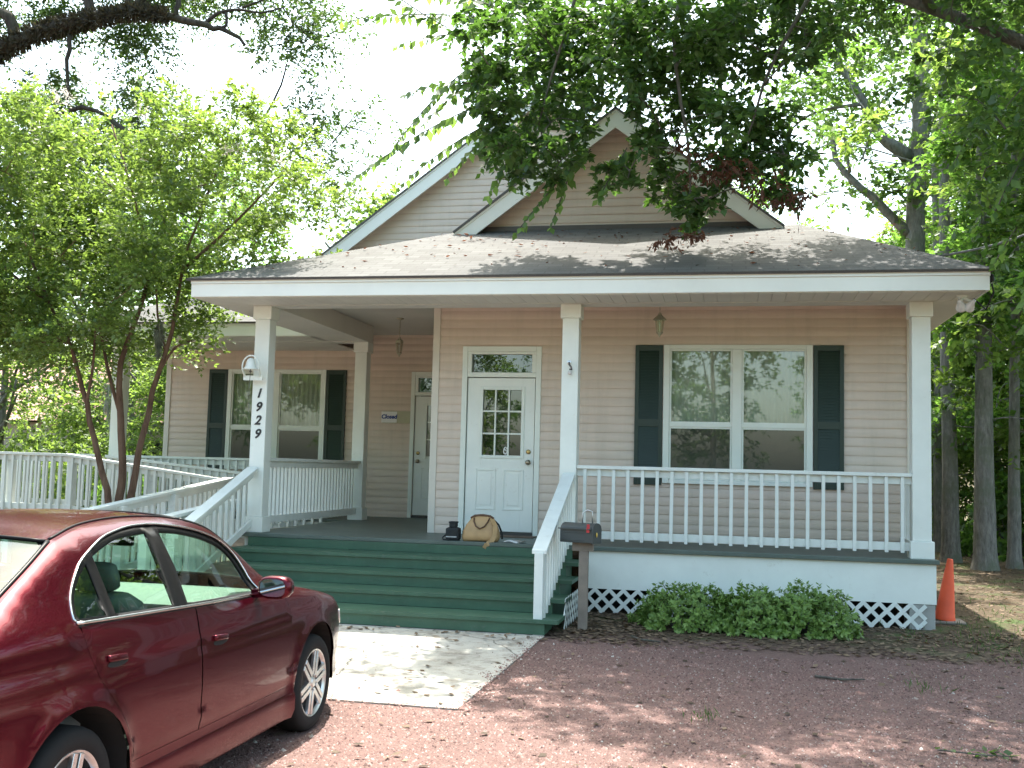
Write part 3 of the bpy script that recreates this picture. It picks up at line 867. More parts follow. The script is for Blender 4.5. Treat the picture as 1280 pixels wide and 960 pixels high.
    fr.box(x0-.011, x0+.045, ya+.008, yb, z1+.076, zt-.106); fr.box(x1-.045, x1+.011, ya+.008, yb, z1+.076, zt-.106)
    fr = fr.build('door_frame', M['trim'], H_, bevel=.004)
    t = MB(); t.add([(x0+.04, y+.02, z1+.07), (x1-.04, y+.02, z1+.07), (x1-.04, y+.02, zt-.1), (x0+.04, y+.02, zt-.1)], [(0,1,2,3)]); t.build('transom_pane', M['glass'], fr)
    t = MB(); t.add([(x0, y+.3, z1), (x1, y+.3, z1), (x1, y+.3, zt), (x0, y+.3, zt)], [(0,1,2,3)]); t.build('pane_backing', plain('transom_hall_shade', (.05, .055, .05), .9), fr)  # dark sheet painted as the hall's shade behind the transom
    t = MB(); t.box(x0-.01, x1+.01, y-.05, y+.05, DECK+.001, z0-.008); t.build('threshold', plain('dark_threshold', (.06, .055, .05), .5), fr)
    return d
door(DOORS[0][0], FY, True, True)
door(DOORS[1][0], WY, False, False)

# the house number, one digit under another on the left front post
for i, ch in enumerate('1929'):
    text_mesh('house_number', ch, .162, M['ink'], posts[0], (-.01, -.004, 2.50-.171*i), (R(90), 0, 0), .005, .28, .0035)

# ------------------------------------------------------------------ wheelchair ramp beside the porch
ramp_ = thing('wheelchair_ramp', (-2.8, 2.5, 0), 'white railed wooden wheelchair ramp turning down beside the front steps', 'ramp')
def rz1(x): return DECK-.02 if x < -4 else max(.40, DECK-.02-(x+4)*.126)
mb = MB()
def slope_board(mb, P4, th=.035):
    V = [Vector(p) for p in P4]; mb.hexa([v-Vector((0, 0, th)) for v in V] + V)
mb.box(-6.6, -4.0, 2.0, 3.55, DECK-.055, DECK-.02)
slope_board(mb, [(-4, 2.0, DECK-.02), (-1.3, 2.0, .40), (-1.3, 3.1, .40), (-4, 3.1, DECK-.02)])
mb.box(-1.299, -.2, 2.0, 3.1, .365, .40)
slope_board(mb, [(-1.3, -2.0, .02), (-.22, -2.0, .02), (-.22, 1.999, .40), (-1.3, 1.999, .40)])
for x in (-6.5, -5.2, -4.05): mb.box(x-.02, x+.02, 2.02, 3.5, DECK-.2, DECK-.056)
mb.build('ramp_deck', M['grey_wood'], ramp_)
def rpost(x, y, zt, zb=-.05, w=.095):
    mb = MB(); mb.box(x-w/2, x+w/2, y-w/2, y+w/2, zb, zt-.042); mb.build('post', M['rail'], ramp_, bevel=.004)
ys = 1.96
railing(ramp_, (-7.6, ys), (-4.0, ys), 1.715, 1.69, .86, .135, .03)
railing(ramp_, (-4.0, ys), (-1.3, ys), 1.69, 1.365, .86, .135, .03)
railing(ramp_, (-7.6, 3.5), (-4.5, 3.5), 1.70, 1.70, .86, .135, .03)
railing(ramp_, (-4.1, 3.14), (-.25, 3.14), 1.69, 1.34, .86, .135, .03)
railing(ramp_, (-1.33, 1.97), (-1.33, -2.05), 1.405, .995, .86, .135, .03)
railing(ramp_, (-.26, -.05), (-.26, -2.05), 1.165, .985, .86, .135, .03)
for x, y, zt in ((-7.6, ys+.06, 1.71), (-6.2, ys+.06, 1.705), (-5.0, ys+.06, 1.695), (-3.95, ys+.06, 1.68), (-2.6, ys+.06, 1.52), (-1.34, ys+.06, 1.37),
                 (-1.28, .3, 1.23), (-1.28, -.9, 1.11), (-1.28, -2.0, 1.0), (-.3, -2.0, .985), (-4.05, 3.2, 1.68), (-2.2, 3.2, 1.5), (-6.2, 3.56, 1.7)):
    rpost(x, y, zt)

# ------------------------------------------------------------------ small things on and round the porch
def lantern(x, y, ztop, label, wide):
    t = thing('hanging_lantern', (x, y, ztop), label, 'lantern', 'porch lanterns')
    mb = MB(); mb.lathe([(.055, 0), (.055, -.012), (.02, -.03), (.004, -.034)], (x, y, ztop), 14)
    zc = ztop-.03; k = 0
    zb = ztop-.30
    while zc > zb+.02:
        ax = (1, 0, 0) if k % 2 else (0, 1, 0); a = Vector(ax)
        pts = [Vector((x, y, zc-.016))+a*.008*math.cos(u)+Vector((0, 0, .019*math.sin(u))) for u in np.linspace(0, 2*math.pi, 9)]
        mb.tube(pts, .0028, 5); zc -= .028; k += 1
    mb.build('chain', M['antique'], t, True)
    mb = MB(); z = zb
    mb.lathe([(.006, .012), (.022, .0), (.026, -.02), (.06, -.05), (.082 if wide else .062, -.075), (.085 if wide else .064, -.083), (.055, -.086)], (x, y, z), 6)
    mb.build('cap', M['antique'], t)
    mb = MB()
    for j in range(6):
        a = 2*math.pi*j/6
        mb.bar((x+.056*math.cos(a), y+.056*math.sin(a), z-.086), (x+.036*math.cos(a), y+.036*math.sin(a), z-.235), .008, .008, up=(math.cos(a), math.sin(a), 0))
    mb.lathe([(.040, -.232), (.044, -.24), (.03, -.255), (.012, -.275), (.008, -.295), (.003, -.30)], (x, y, z), 6)
    mb.build('frame', M['antique'], t)
    mb = MB(); mb.lathe([(.052, -.088), (.033, -.232)], (x, y, z), 6); mb.build('glass', M['lampglass'], t)
    mb = MB(); mb.lathe([(.006, -.225), (.009, -.15), (.014, -.13), (.012, -.11), (.003, -.10)], (x, y, z), 8); mb.build('bulb', M['bulb'], t, True)
lantern(4.98, .65, CEIL, 'antique metal lantern hanging over the twin window on the front wall', True)
lantern(.86, 3.0, CEIL, 'small antique lantern hanging above the Closed sign in the entry recess', False)

# dinner bell on the left front post
bx, by, bz = -.045, -.19, 2.80
t = thing('dinner_bell', (bx, by, bz), 'white painted dinner bell bracketed to the post above the number 1929', 'bell')
mb = MB()
mb.lathe([(.004, .135), (.026, .13), (.045, .11), (.058, .07), (.068, .025), (.088, .0), (.092, -.012), (.083, -.014), (.06, .02)], (bx, by, bz), 18)
mb.build('bell', M['white'], t, True)
mb = MB()
mb.tube([(bx+.115*math.cos(a), by, bz+.03+.135*math.sin(a)) for a in np.linspace(-.25, math.pi+.25, 16)], .010, 6)
mb.bar((bx-.112, by, bz-.0), (bx-.112, by+.09, bz-.10), .014, .03); mb.bar((bx+.112, by, bz-.0), (bx+.09, by+.09, bz-.10), .014, .03)
mb.box(bx-.13, bx+.13, by+.075, by+.09, bz-.14, bz-.08)
mb.build('bracket', M['white'], t)
mb = MB(); mb.tube([(bx+.0, by, bz+.02), (bx+.0, by, bz-.03)], .006, 6); mb.sphere((bx, by, bz-.035), .016, 8, 6)
mb.tube([(bx, by, bz-.04), (bx-.02, by+.02, bz-.25), (bx-.025, by+.06, bz-.55)], .0035, 5); mb.build('clapper', M['wire'], t)

# small ornament hook on the middle post
hx, hz = S_-.005, 2.885
t = thing('wall_hook', (hx, -.0, hz), 'small dark metal hook holder screwed to the middle porch post', 'hook')
mb = MB(); mb.lathe([(.028, 0), (.028, -.008), (.01, -.012), (.002, -.013)], (hx-.005, -.001, hz+.03), 10, 1); mb.build('plate', M['alloy'], t)
mb = MB(); mb.tube([(hx-.005, -.01, hz+.03), (hx+.005, -.055, hz+.0), (hx+.03, -.075, hz-.03), (hx+.035, -.06, hz-.06), (hx+.01, -.045, hz-.055)], .011, 7); mb.build('hook', plain('tarnished', (.13, .13, .13), .4, .6), t, True)
mb = MB(); mb.lathe([(.004, .0), (.022, -.005), (.024, -.04), (.004, -.045)], (hx+.012, -.05, hz-.075), 8); mb.build('cup', M['bulb'], t, True)

# twin flood light under the right eave
fx, fy_, fz = 8.28, -.40, SOF+.004
t = thing('flood_light', (fx, fy_, fz), 'twin bulb flood light under the right corner of the eave', 'light')
mb = MB(); mb.lathe([(.055, 0), (.055, -.015), (.02, -.03), (.004, -.032)], (fx, fy_, fz), 12)
for s in (-1, 1): mb.tube([(fx, fy_, fz-.025), (fx+.045*s+.03, fy_-.02, fz-.06), (fx+.055*s+.03, fy_-.05, fz-.085)], .018, 8)
mb.build('base', M['white'], t, True)
for s in (-1, 1):
    mb = MB(); tl = Matrix.Rotation(R(55), 3, 'X') @ Matrix.Rotation(R(18*s), 3, 'Y')
    mb.lathe([(.018, .05), (.022, .02), (.045, -.03), (.060, -.07), (.058, -.085), (.03, -.098), (.004, -.10)], (fx+.06*s+.03, fy_-.06, fz-.095), 14, 2, tl)
    mb.build('bulb', M['bulb'], t, True)

# service cable from the eave corner into the trees
t = thing('power_cable', (8.5, -.6, 3.7), 'thin grey service cable running from the right eave corner up into the trees', 'cable')
mb = MB(); P = [Vector((8.1, .4, 4.2))*(1-u)+Vector((12.8, 3.2, 8.6))*u - Vector((0, 0, 1.0*math.sin(math.pi*u))) for u in np.linspace(0, 1, 18)]
mb.tube(P, .016, 6); mb.build('cable', M['wire'], t, True)
mb = MB(); mb.tube([(8.52, -.60, 3.80), (8.56, -.58, 3.62), (8.50, -.5, 3.45), (8.40, -.42, 3.58)], .010, 6); mb.lathe([(.03, 0), (.03, .06), (.018, .075)], (8.53, -.6, 3.74), 8)
mb.build('drop_loop', M['dark'], t, True)

# Closed sign
t = thing('sign', (.2, WY-.03, 2.44), 'cream board on the recessed wall with a white card reading Closed', 'sign')
mb = MB(); mb.box(-.035, .46, WY-.03, WY-.018, 2.365, 2.575); mb.build('board', M['cream'], t, bevel=.003)
mb = MB(); mb.box(-.055, .225, WY-.036, WY-.0305, 2.375, 2.565); mb.build('card', M['paper'], t)
text_mesh('lettering', 'Closed', .098, M['blue_ink'], t, (.085, WY-.038, 2.475), (R(90), 0, 0), .002, .15, .004)

# mailbox
mx, my_ = 4.365, -1.40
t = thing('mailbox', (mx, my_, 0), 'charcoal mailbox with a red flag on a grey wooden post', 'mailbox')
mb = MB(); mb.box(mx-.047, mx+.047, my_-.045, my_+.045, -.05, .80); mb.bar((mx-.12, my_, .845), (mx+.10, my_, .845), .09, .09)
mb.build('post', M['grey_wood'], t, bevel=.006)
ang = R(-17); RM = Matrix.Rotation(ang, 3, 'Z')
def mbx(p): return Vector((mx-.045, my_-.02, .89)) + RM @ Vector(p)
mb = MB(); LN, W2, HS = .36, .105, .13
prof = [(-W2, 0), (W2, 0), (W2, HS)] + [(W2*math.cos(a), HS+.072*math.sin(a)) for a in np.linspace(.25, math.pi-.25, 9)] + [(-W2, HS)]
n = len(prof); V = [mbx((-LN/2, a, b)) for a, b in prof]+[mbx((LN/2, a, b)) for a, b in prof]
mb.add(V, [tuple(range(n))[::-1], tuple(range(n, 2*n))]+[(i, (i+1) % n, n+(i+1) % n, n+i) for i in range(n)])
mb.build('body', M['mailbox'], t, bevel=.008)
mb = MB(); prof2 = [(a*1.09, b*1.04-.006 if b > .1 else b-.006) for a, b in prof]
V = [mbx((LN/2+.001, a, b)) for a, b in prof2]+[mbx((LN/2+.018, a, b)) for a, b in prof2]
mb.add(V, [tuple(range(n))[::-1], tuple(range(n, 2*n))]+[(i, (i+1) % n, n+(i+1) % n, n+i) for i in range(n)])
d = mb.build('door', M['mailbox'], t, bevel=.004)
mb = MB(); mb.sphere(mbx((LN/2+.022, -.02, .085)), (.008, .026, .026), 10, 8); mb.build('emblem', M['yellow'], d, True)
mb = MB()
for zz in (.028, .105, .15): mb.bar(mbx((-LN/2+.02, -W2-.003, zz)), mbx((LN/2-.09, -W2-.003, zz)), .006, .008)
mb.bar(mbx((-LN/2-.012, -W2-.012, HS+.012)), mbx((LN/2+.0, -W2-.012, HS+.012)), .02, .012)
mb.build('rib', M['mailbox'], t, bevel=.002)
mb = MB(); mb.bar(mbx((.145, -W2-.016, .11)), mbx((.150, -W2-.016, .195)), .030, .008, up=(0, -1, 0)); mb.build('flag', M['red'], t)
mb = MB(); c0 = mbx((.02, .02, .2))
mb.tube([c0, c0+Vector((0, 0, .10)), c0+Vector((.05, 0, .135)), c0+Vector((.10, 0, .12)), c0+Vector((.105, 0, 0))], .007, 6); mb.build('wire_loop', M['alloy'], t, True)

# leather bag
bx, by = 2.92, .06
t = thing('handbag', (bx, by, DECK), 'tan leather doctor style handbag with brown handles on the porch edge', 'bag')
def loft(mb, rings):
    n = len(rings[0]); V = [p for r in rings for p in r]
    F = [(i*n+j, i*n+(j+1) % n, (i+1)*n+(j+1) % n, (i+1)*n+j) for i in range(len(rings)-1) for j in range(n)]
    F += [tuple(range(n))[::-1], tuple(range((len(rings)-1)*n, len(rings)*n))]
    mb.add(V, F)
rings = []
for z, w, d, ox in ((0, .205, .095, 0), (.02, .222, .108, 0), (.06, .228, .112, 0), (.13, .215, .10, .003), (.20, .185, .078, .006), (.255, .145, .045, .008), (.285, .115, .02, .01), (.295, .10, .008, .01)):
    ring = []
    for j in range(28):
        a = 2*math.pi*j/28; c, s = math.cos(a), math.sin(a)
        q = .55
        px = w*math.copysign(abs(c)**q, c); py = d*math.copysign(abs(s)**q, s)
        wr = .005*math.sin(7*a+z*40)*(.3+z*3)
        ring.append(Vector((bx+ox+px, by+py+wr, DECK+z+.006*math.sin(3*a))))
    rings.append(ring)
mb = MB(); loft(mb, rings); mb.build('body', M['tan'], t, True)
mb = MB(); mb.tube([(bx-.13, by, DECK+.272), (bx-.08, by-.006, DECK+.302), (bx+.02, by-.004, DECK+.312), (bx+.11, by, DECK+.30), (bx+.15, by, DECK+.272)], .014, 8); mb.build('clasp_frame', M['brown'], t, True)
for s, y in ((1, by-.075), (-1, by+.07)):
    mb = MB(); mb.tube([(bx-.085, y+.045*s, DECK+.275), (bx-.075, y, DECK+.235), (bx-.045, y-.03*s, DECK+.185), (bx+.01, y-.04*s, DECK+.155), (bx+.06, y-.03*s, DECK+.18), (bx+.095, y, DECK+.235), (bx+.105, y+.045*s, DECK+.275)], .009, 7); mb.build('handle', M['brown'], t, True)
mb = MB(); P = [(bx+.13, by-.01, DECK+.27), (bx+.19, by-.09, DECK+.20), (bx+.20, by-.14, DECK+.09), (bx+.17, by-.175, DECK+.012), (bx+.12, by-.195, DECK-.02), (bx+.09, by-.20, DECK-.07)]
for a, b in zip(P[:-1], P[1:]): mb.bar(a, b, .055, .007, up=(.5, -.8, .3))
mb.build('strap', M['tan'], t)
mb = MB(); mb.tube([(bx+.13, by+.03, DECK+.27), (bx+.20, by+.06, DECK+.20), (bx+.245, by+.06, DECK+.10), (bx+.25, by+.05, DECK+.03)], .012, 7); mb.build('strap', M['nylon'], t, True)
# camera case
cx, cy_ = 2.585, .02
t = thing('camera_case', (cx, cy_, DECK), 'small black zipped camera case beside the tan handbag', 'case')
mb = MB(); mb.box(cx-.085, cx+.085, cy_-.07, cy_+.07, DECK+.0, DECK+.155); mb.build('body', M['nylon'], t, bevel=.028)
mb = MB(); mb.box(cx-.045, cx+.045, cy_-.045, cy_+.045, DECK+.157, DECK+.212); mb.box(cx-.052, cx+.052, cy_-.052, cy_+.052, DECK+.205, DECK+.226); mb.build('lid', M['nylon'], t, bevel=.012)
mb = MB(); mb.bar((cx-.07, cy_-.073, DECK+.045), (cx+.06, cy_-.073, DECK+.045), .004, .014); mb.build('label_strip', plain('pale_print', (.35, .37, .37), .6), t)
mb = MB(); mb.tube([(cx-.08, cy_-.02, DECK+.07), (cx-.12, cy_-.05, DECK+.03), (cx-.10, cy_-.085, DECK+.012), (cx-.03, cy_-.095, DECK+.010)], .010, 6); mb.build('strap', M['nylon'], t, True)
# flyers
t = thing('flyers', (3.34, -.02, DECK), 'white printed flyers lying on the porch edge by the door', 'papers')
for k, (a, ox, oy) in enumerate(((12, 0, 0), (-25, .06, .02))):
    mr = Matrix.Rotation(R(a), 3, 'Z'); c = Vector((3.33+ox, -.02+oy, DECK+.004+.006*k)); V = []; F = []
    for i in range(7):
        for j in range(3):
            p = Vector((-.11+.22*i/6, -.075+.075*j, .012*math.sin(i*1.1+k)+.010)); V.append(c+mr@p)
    F = [(i*3+j, (i+1)*3+j, (i+1)*3+j+1, i*3+j+1) for i in range(6) for j in range(2)]
    mb = MB(); mb.add(V, F); s = mb.build('sheet', M['paper'], t, True)
    md = s.modifiers.new('thick', 'SOLIDIFY'); md.thickness = .002
    mb = MB()
    for q in range(4):
        a0 = c+mr@Vector((-.07, -.05+.03*q, .024)); b0 = c+mr@Vector((.01+.02*q, -.05+.03*q, .024)); mb.bar(a0, b0, .012, .001)
    if k: mb.build('print', M['ink'], s)
# door mat in front of the door
t = thing('door_mat', (2.95, 1.05, DECK), 'thin brown door mat at the foot of the white front door', 'mat')
mb = MB(); mb.box(2.72, 3.40, .86, 1.20, DECK+.0005, DECK+.012); mb.build('mat', paint('mat_brown', (.12, .085, .06), .95, .3, 30, None, .6, 200), t, bevel=.003)

# traffic cone, leaning a little
cx, cy_ = 8.28, .67
t = thing('traffic_cone', (cx, cy_, 0), 'faded orange traffic cone leaning by the porch corner', 'cone')
tl = Matrix.Rotation(R(5.5), 3, 'Y')
mb = MB(); mb.lathe([(.115, .03), (.118, .045), (.108, .08), (.070, .42), (.035, .70), (.030, .725), (.022, .73), (.018, .70)], (cx, cy_, 0), 28, 2, tl); mb.build('cone_body', M['orange'], t, True, sharp=45)
mb = MB(); mb.box(cx-.19, cx+.21, cy_-.19, cy_+.19, .0, .028); mb.build('base', paint('dusty_base', (.22, .19, .165), .9, .2, 8), t, bevel=.01)

# ------------------------------------------------------------------ car
CX, CYF, CZ = 2.30, -5.66, -.124            # centre line, front axle, ground under it
WB = 2.635
car = thing('car', (CX, CYF-1.35, CZ), 'dark red four door sedan parked on the gravel before the steps', 'car')
def pchip(xs, ys):
    xs = np.array(xs, float); ys = np.array(ys, float); h = np.diff(xs); dl = np.diff(ys)/h
    d = np.zeros(len(xs)); d[0], d[-1] = dl[0], dl[-1]
    for i in range(1, len(xs)-1):
        if dl[i-1]*dl[i] > 0:
            w1 = 2*h[i]+h[i-1]; w2 = h[i]+2*h[i-1]; d[i] = (w1+w2)/(w1/dl[i-1]+w2/dl[i])
    def f(x):
        x = np.clip(np.asarray(x, float), xs[0], xs[-1]); i = np.clip(np.searchsorted(xs, x)-1, 0, len(h)-1)
        t = (x-xs[i])/h[i]
        return ((1+2*t)*(1-t)**2*ys[i]+t*(1-t)**2*h[i]*d[i]+t*t*(3-2*t)*ys[i+1]+t*t*(t-1)*h[i]*d[i+1])
    return f
PLAN = pchip([-3.90, -3.80, -3.6, -3.2, -2.6, -1.5, -.5, 0, .4, .65, .8, .92], [.56, .68, .765, .83, .868, .873, .870, .862, .825, .765, .68, .52])
SECT = pchip([.15, .22, .30, .38, .45, .60, .74, .80, .90, .97, 1.04, 1.12, 1.36, 1.46], [.93, .965, .985, .975, .992, 1.0, .995, .982, .962, .945, .915, .865, .685, .57])
def segs(keys, step=.045):
    """smooth polyline through the keys"""
    K = np.array(keys, float); out = []
    for i in range(len(K)-1):
        p0 = K[max(i-1, 0)]; p1, p2 = K[i], K[i+1]; p3 = K[min(i+2, len(K)-1)]
        n = max(1, int(np.ceil(np.linalg.norm(p2-p1)/step)))
        for k in range(n):
            t = k/n
            out.append(tuple(.5*((2*p1)+(-p0+p2)*t+(2*p0-5*p1+4*p2-p3)*t*t+(-p0+3*p1-3*p2+p3)*t**3)))
    out.append(tuple(K[-1])); return out
NOSE = segs([(.70, .20), (.83, .25), (.88, .38), (.885, .52), (.85, .63), (.77, .70)])
HOOD = segs([(.77, .70), (.55, .80), (.15, .89), (-.20, .95), (-.42, .985)])
WIND = segs([(-.42, .985), (-.68, 1.19), (-.93, 1.345), (-1.20, 1.415)])
ROOF = segs([(-1.20, 1.415), (-1.45, 1.440), (-1.80, 1.447), (-2.15, 1.425), (-2.42, 1.37)])
REAR = segs([(-2.42, 1.37), (-2.70, 1.245), (-2.95, 1.13), (-3.08, 1.075)])
TRUNK = segs([(-3.08, 1.075), (-3.35, 1.07), (-3.60, 1.05), (-3.72, 1.02)])
TAIL = segs([(-3.72, 1.02), (-3.79, .90), (-3.83, .72), (-3.845, .52), (-3.80, .33), (-3.68, .22)])
top_u = np.array([p[0] for p in HOOD+WIND+ROOF+REAR+TRUNK][::-1]); top_h = np.array([p[1] for p in HOOD+WIND+ROOF+REAR+TRUNK][::-1])
AR = .398
def half(u, h):
    u = np.asarray(u, float); h = np.asarray(h, float)
    y = PLAN(u)*SECT(h)
    sm = lambda a, b, x: (lambda t: t*t*(3-2*t))(np.clip((x-a)/(b-a), 0, 1))
    y = y*(1-.125*sm(-1.5, -.55, u)*sm(.90, 1.07, h))*(1-.05*sm(-2.1, -3.0, u)*sm(.98, 1.2, h))
    ht = np.interp(u, top_u, top_h)
    y = y-.030*np.exp(-np.clip(ht-h, 0, 9)/.03)
    for uc in (0, -WB):
        r = np.hypot(u-uc, h-.31)
        y = y+.014*np.exp(-((r-AR)/.05)**2)*(h < .9)
    y = y+.010/(1+np.exp(np.clip((h-.475)/.006, -40, 40)))*sm(-3.6, -3.3, u)*(1-sm(-.1, .3, u))
    y = y+.020/(1+np.exp(np.clip((h-1.052)/.006, -40, 40)))*(1-sm(-2.72, -2.50, u))*sm(.9, 1.0, h)
    # body-side crease falling gently towards the front
    hc = .835-.03*(u+1.6)*.6
    y = y+.006*np.exp(-((h-hc)/.02)**2)*((u > -3.5) & (u < .2))
    return y
def c3(u, h, s, off=0.0):
    """car point: u forward of the front axle, h above ground, s=+1 right / -1 left"""
    return (CX+s*(float(half(u, h))+off), CYF+u, CZ+h)
def inside(poly, p):
    x, y = p; r = False; n = len(poly); j = n-1
    for i in range(n):
        if (poly[i][1] > y) != (poly[j][1] > y) and x < (poly[j][0]-poly[i][0])*(y-poly[i][1])/(poly[j][1]-poly[i][1])+poly[i][0]: r = not r
        j = i
    return r
def dens(poly, step=.045, closed=True):
    out = []; n = len(poly)
    for i in range(n if closed else n-1):
        a = np.array(poly[i]); b = np.array(poly[(i+1) % n]); k = max(1, int(np.ceil(np.linalg.norm(b-a)/step)))
        for q in range(k): out.append(tuple(a+(b-a)*q/k))
    if not closed: out.append(tuple(poly[-1]))
    return out
def region(outer, holes=(), step=.05):
    pts = []; edges = []
    for P in [outer]+list(holes):
        n0 = len(pts); pts += [Vector(p) for p in P]; k = len(P)
        edges += [(n0+i, n0+(i+1) % k) for i in range(k)]
    B = np.array([tuple(p) for p in pts])
    lo = B.min(0); hi = B.max(0)
    for x in np.arange(lo[0]+step/2, hi[0], step):
        for y in np.arange(lo[1]+step/2, hi[1], step):
            if inside(outer, (x, y)) and not any(inside(h, (x, y)) for h in holes) and np.min(np.hypot(B[:, 0]-x, B[:, 1]-y)) > step*.45:
                pts.append(Vector((x, y)))
    v, e, f, *_ = delaunay_2d_cdt(pts, edges, [], 0, 1e-6)
    T = []
    for t in f:
        c = sum((v[i] for i in t), Vector((0, 0)))/len(t)
        if inside(outer, c) and not any(inside(h, c) for h in holes): T.append(tuple(t))
    return [tuple(p) for p in v], T
def inset(poly, d):
    n = len(poly); out = []
    area = sum(poly[i][0]*poly[(i+1) % n][1]-poly[(i+1) % n][0]*poly[i][1] for i in range(n))
    sg = 1 if area > 0 else -1
    for i in range(n):
        a, b, c = (np.array(poly[(i+k) % n]) for k in (-1, 0, 1))
        d1 = b-a; d2 = c-b; d1 = d1/(np.linalg.norm(d1)+1e-12); d2 = d2/(np.linalg.norm(d2)+1e-12)
        nn = np.array([-(d1+d2)[1], (d1+d2)[0]]); nn = nn/(np.linalg.norm(nn)+1e-12)
        out.append(tuple(b+sg*nn*d))
    return out
def side(V2, T, s, off=0.0):
    Y = half(np.array([p[0] for p in V2]), np.array([p[1] for p in V2]))+off
    V = [(CX+s*y, CYF+p[0], CZ+p[1]) for p, y in zip(V2, Y)]
    return V, ([t for t in T] if s > 0 else [t[::-1] for t in T])
# outline of one side
def arc(uc, a0, a1, r=AR, n=22): return [(uc+r*math.cos(a), .31+r*math.sin(a)) for a in np.linspace(a0, a1, n)]
lowa = math.asin((.21-.31)/AR)
top_line = NOSE[:-1]+HOOD[:-1]+WIND[:-1]+ROOF[:-1]+REAR[:-1]+TRUNK[:-1]+TAIL
bottom = dens([(-3.68, .22), (-WB-AR*math.cos(lowa), .21)], closed=False)[1:-1] + arc(-WB, math.pi-lowa, lowa) \
    + dens([(-WB+AR*math.cos(lowa), .21), (-AR*math.cos(lowa), .21)], closed=False)[1:-1] + arc(0, math.pi-lowa, lowa) + dens([(AR*math.cos(lowa), .21), (.70, .20)], closed=False)[1:-1]
OUT = top_line+bottom
# daylight opening and doors
dlo_top = segs([(-.72, .974), (-.745, 1.07), (-.785, 1.165), (-.845, 1.235), (-.96, 1.305), (-1.167, 1.361), (-1.408, 1.399), (-1.586, 1.415), (-1.777, 1.415), (-1.946, 1.40), (-2.127, 1.369), (-2.335, 1.297), (-2.433, 1.238), (-2.516, 1.168), (-2.558, 1.116), (-2.585, 1.062), (-2.575, 1.045)], .04)
def belt(u): return .974+(-.72-u)*.0378
dlo_bot = [(u, belt(u)) for u in np.linspace(-2.53, -.76, 40)]
DLO = dlo_top+dlo_bot
rear_edge = segs([(-2.575, 1.035), (-2.555, .96), (-2.52, .87), (-2.46, .77), (-2.34, .63), (-2.25, .50), (-2.21, .375)], .045)
bot_edge = dens([(-2.21, .375), (-.50, .375)], closed=False)[1:-1]
front_edge = segs([(-.50, .375), (-.465, .55), (-.44, .75), (-.47, .90), (-.66, .963)], .045)
HOLE = dlo_top[:-1]+rear_edge+bot_edge+front_edge
Bl = lambda h: -1.580-.02*(h-.375)
b_edge = [(Bl(h), h) for h in np.linspace(.375, belt(-1.58)-.012, 14)]
doorF = front_edge[:-1]+[(-.66, .960)]+[(u, belt(u)-.012) for u in np.linspace(-.74, -1.575, 20)]+b_edge[::-1][0:]+dens([(Bl(.375), .375), (-.50, .375)], closed=False)[1:-1]
doorR = [(u, belt(u)-.012) for u in np.linspace(-1.61, -2.56, 20)]+rear_edge[1:]+dens([(-2.21, .375), (Bl(.375)-.004, .375)], closed=False)[1:-1]+[(Bl(h)-.006, h) for h in np.linspace(.375, belt(-1.58)-.02, 14)]
# glass openings inside the black frame
def rin(P, d): return inset(P, d)
winF = segs([(-.785, .998), (-.80, 1.085), (-.845, 1.165), (-.91, 1.225), (-1.02, 1.278), (-1.20, 1.325), (-1.40, 1.36), (-1.575, 1.376)], .04)+[(-1.64, belt(-1.64)+.016)]+[(u, belt(u)+.014) for u in np.linspace(-1.58, -.82, 16)]
winR = segs([(-1.70, 1.378), (-1.945, 1.366), (-2.11, 1.336), (-2.245, 1.298)], .04)+[(-2.272, belt(-2.272)+.016)]+[(u, belt(u)+.014) for u in np.linspace(-2.24, -1.84, 10)]+[(-1.772, belt(-1.772)+.016)]
winQ = segs([(-2.315, 1.272), (-2.415, 1.212), (-2.495, 1.145), (-2.54, 1.075)], .03)+[(-2.535, belt(-2.535)+.014), (-2.335, belt(-2.335)+.014)]
def crown(i, seg):
    return {'N': (.13, 0), 'H': (.02, .05), 'W': (.13, .035), 'R': (0, .03), 'B': (-.13, .025), 'T': (-.02, .025), 'E': (-.11, 0)}[seg]
lab = ['N']*(len(NOSE)-1)+['H']*(len(HOOD)-1)+['W']*(len(WIND)-1)+['R']*(len(ROOF)-1)+['B']*(len(REAR)-1)+['T']*(len(TRUNK)-1)+['E']*len(TAIL)
cr = np.array([crown(0, s) for s in lab], float)
ker = np.ones(5)/5
crs = np.stack([np.convolve(np.pad(cr[:, k], 2, mode='edge'), ker, 'valid') for k in (0, 1)], 1)
TU = np.array([p[0] for p in top_line]); TH = np.array([p[1] for p in top_line]); TY = half(TU, TH)
TT = np.array([-1, -.985, -.95, -.88, -.7, -.45, -.15, .15, .45, .7, .88, .95, .985, 1])
def toppt(i, t, off=0.0):
    w = 1-abs(t)**2.4
    return (CX+TY[i]*t, CYF+TU[i]+crs[i, 0]*w, CZ+TH[i]+crs[i, 1]*w+off)
def side_nrm(V2, s):
    u = np.array([p[0] for p in V2]); h = np.array([p[1] for p in V2]); e = .006
    n = np.stack([np.full(len(u), float(s)), -(half(u+e, h)-half(u-e, h))/(2*e), -(half(u, h+e)-half(u, h-e))/(2*e)], 1)
    return n/np.linalg.norm(n, axis=1, keepdims=True)
def side_normals(o, V2, s):
    o.data.normals_split_custom_set_from_vertices(side_nrm(V2, s).tolist())
mb = MB()
v2, t2 = region(OUT, [HOLE]); NR = []
for s in (1, -1):
    V, F = side(v2, t2, s); mb.add(V, F); NR.append(side_nrm(v2, s))
nI, nJ = len(top_line), len(TT); n0 = len(mb.v)
G = np.array([[toppt(i, t) for t in TT] for i in range(nI)])
du = np.gradient(G, axis=0); dv = np.gradient(G, axis=1); gn = np.cross(du, dv); gn /= np.linalg.norm(gn, axis=2, keepdims=True)+1e-9
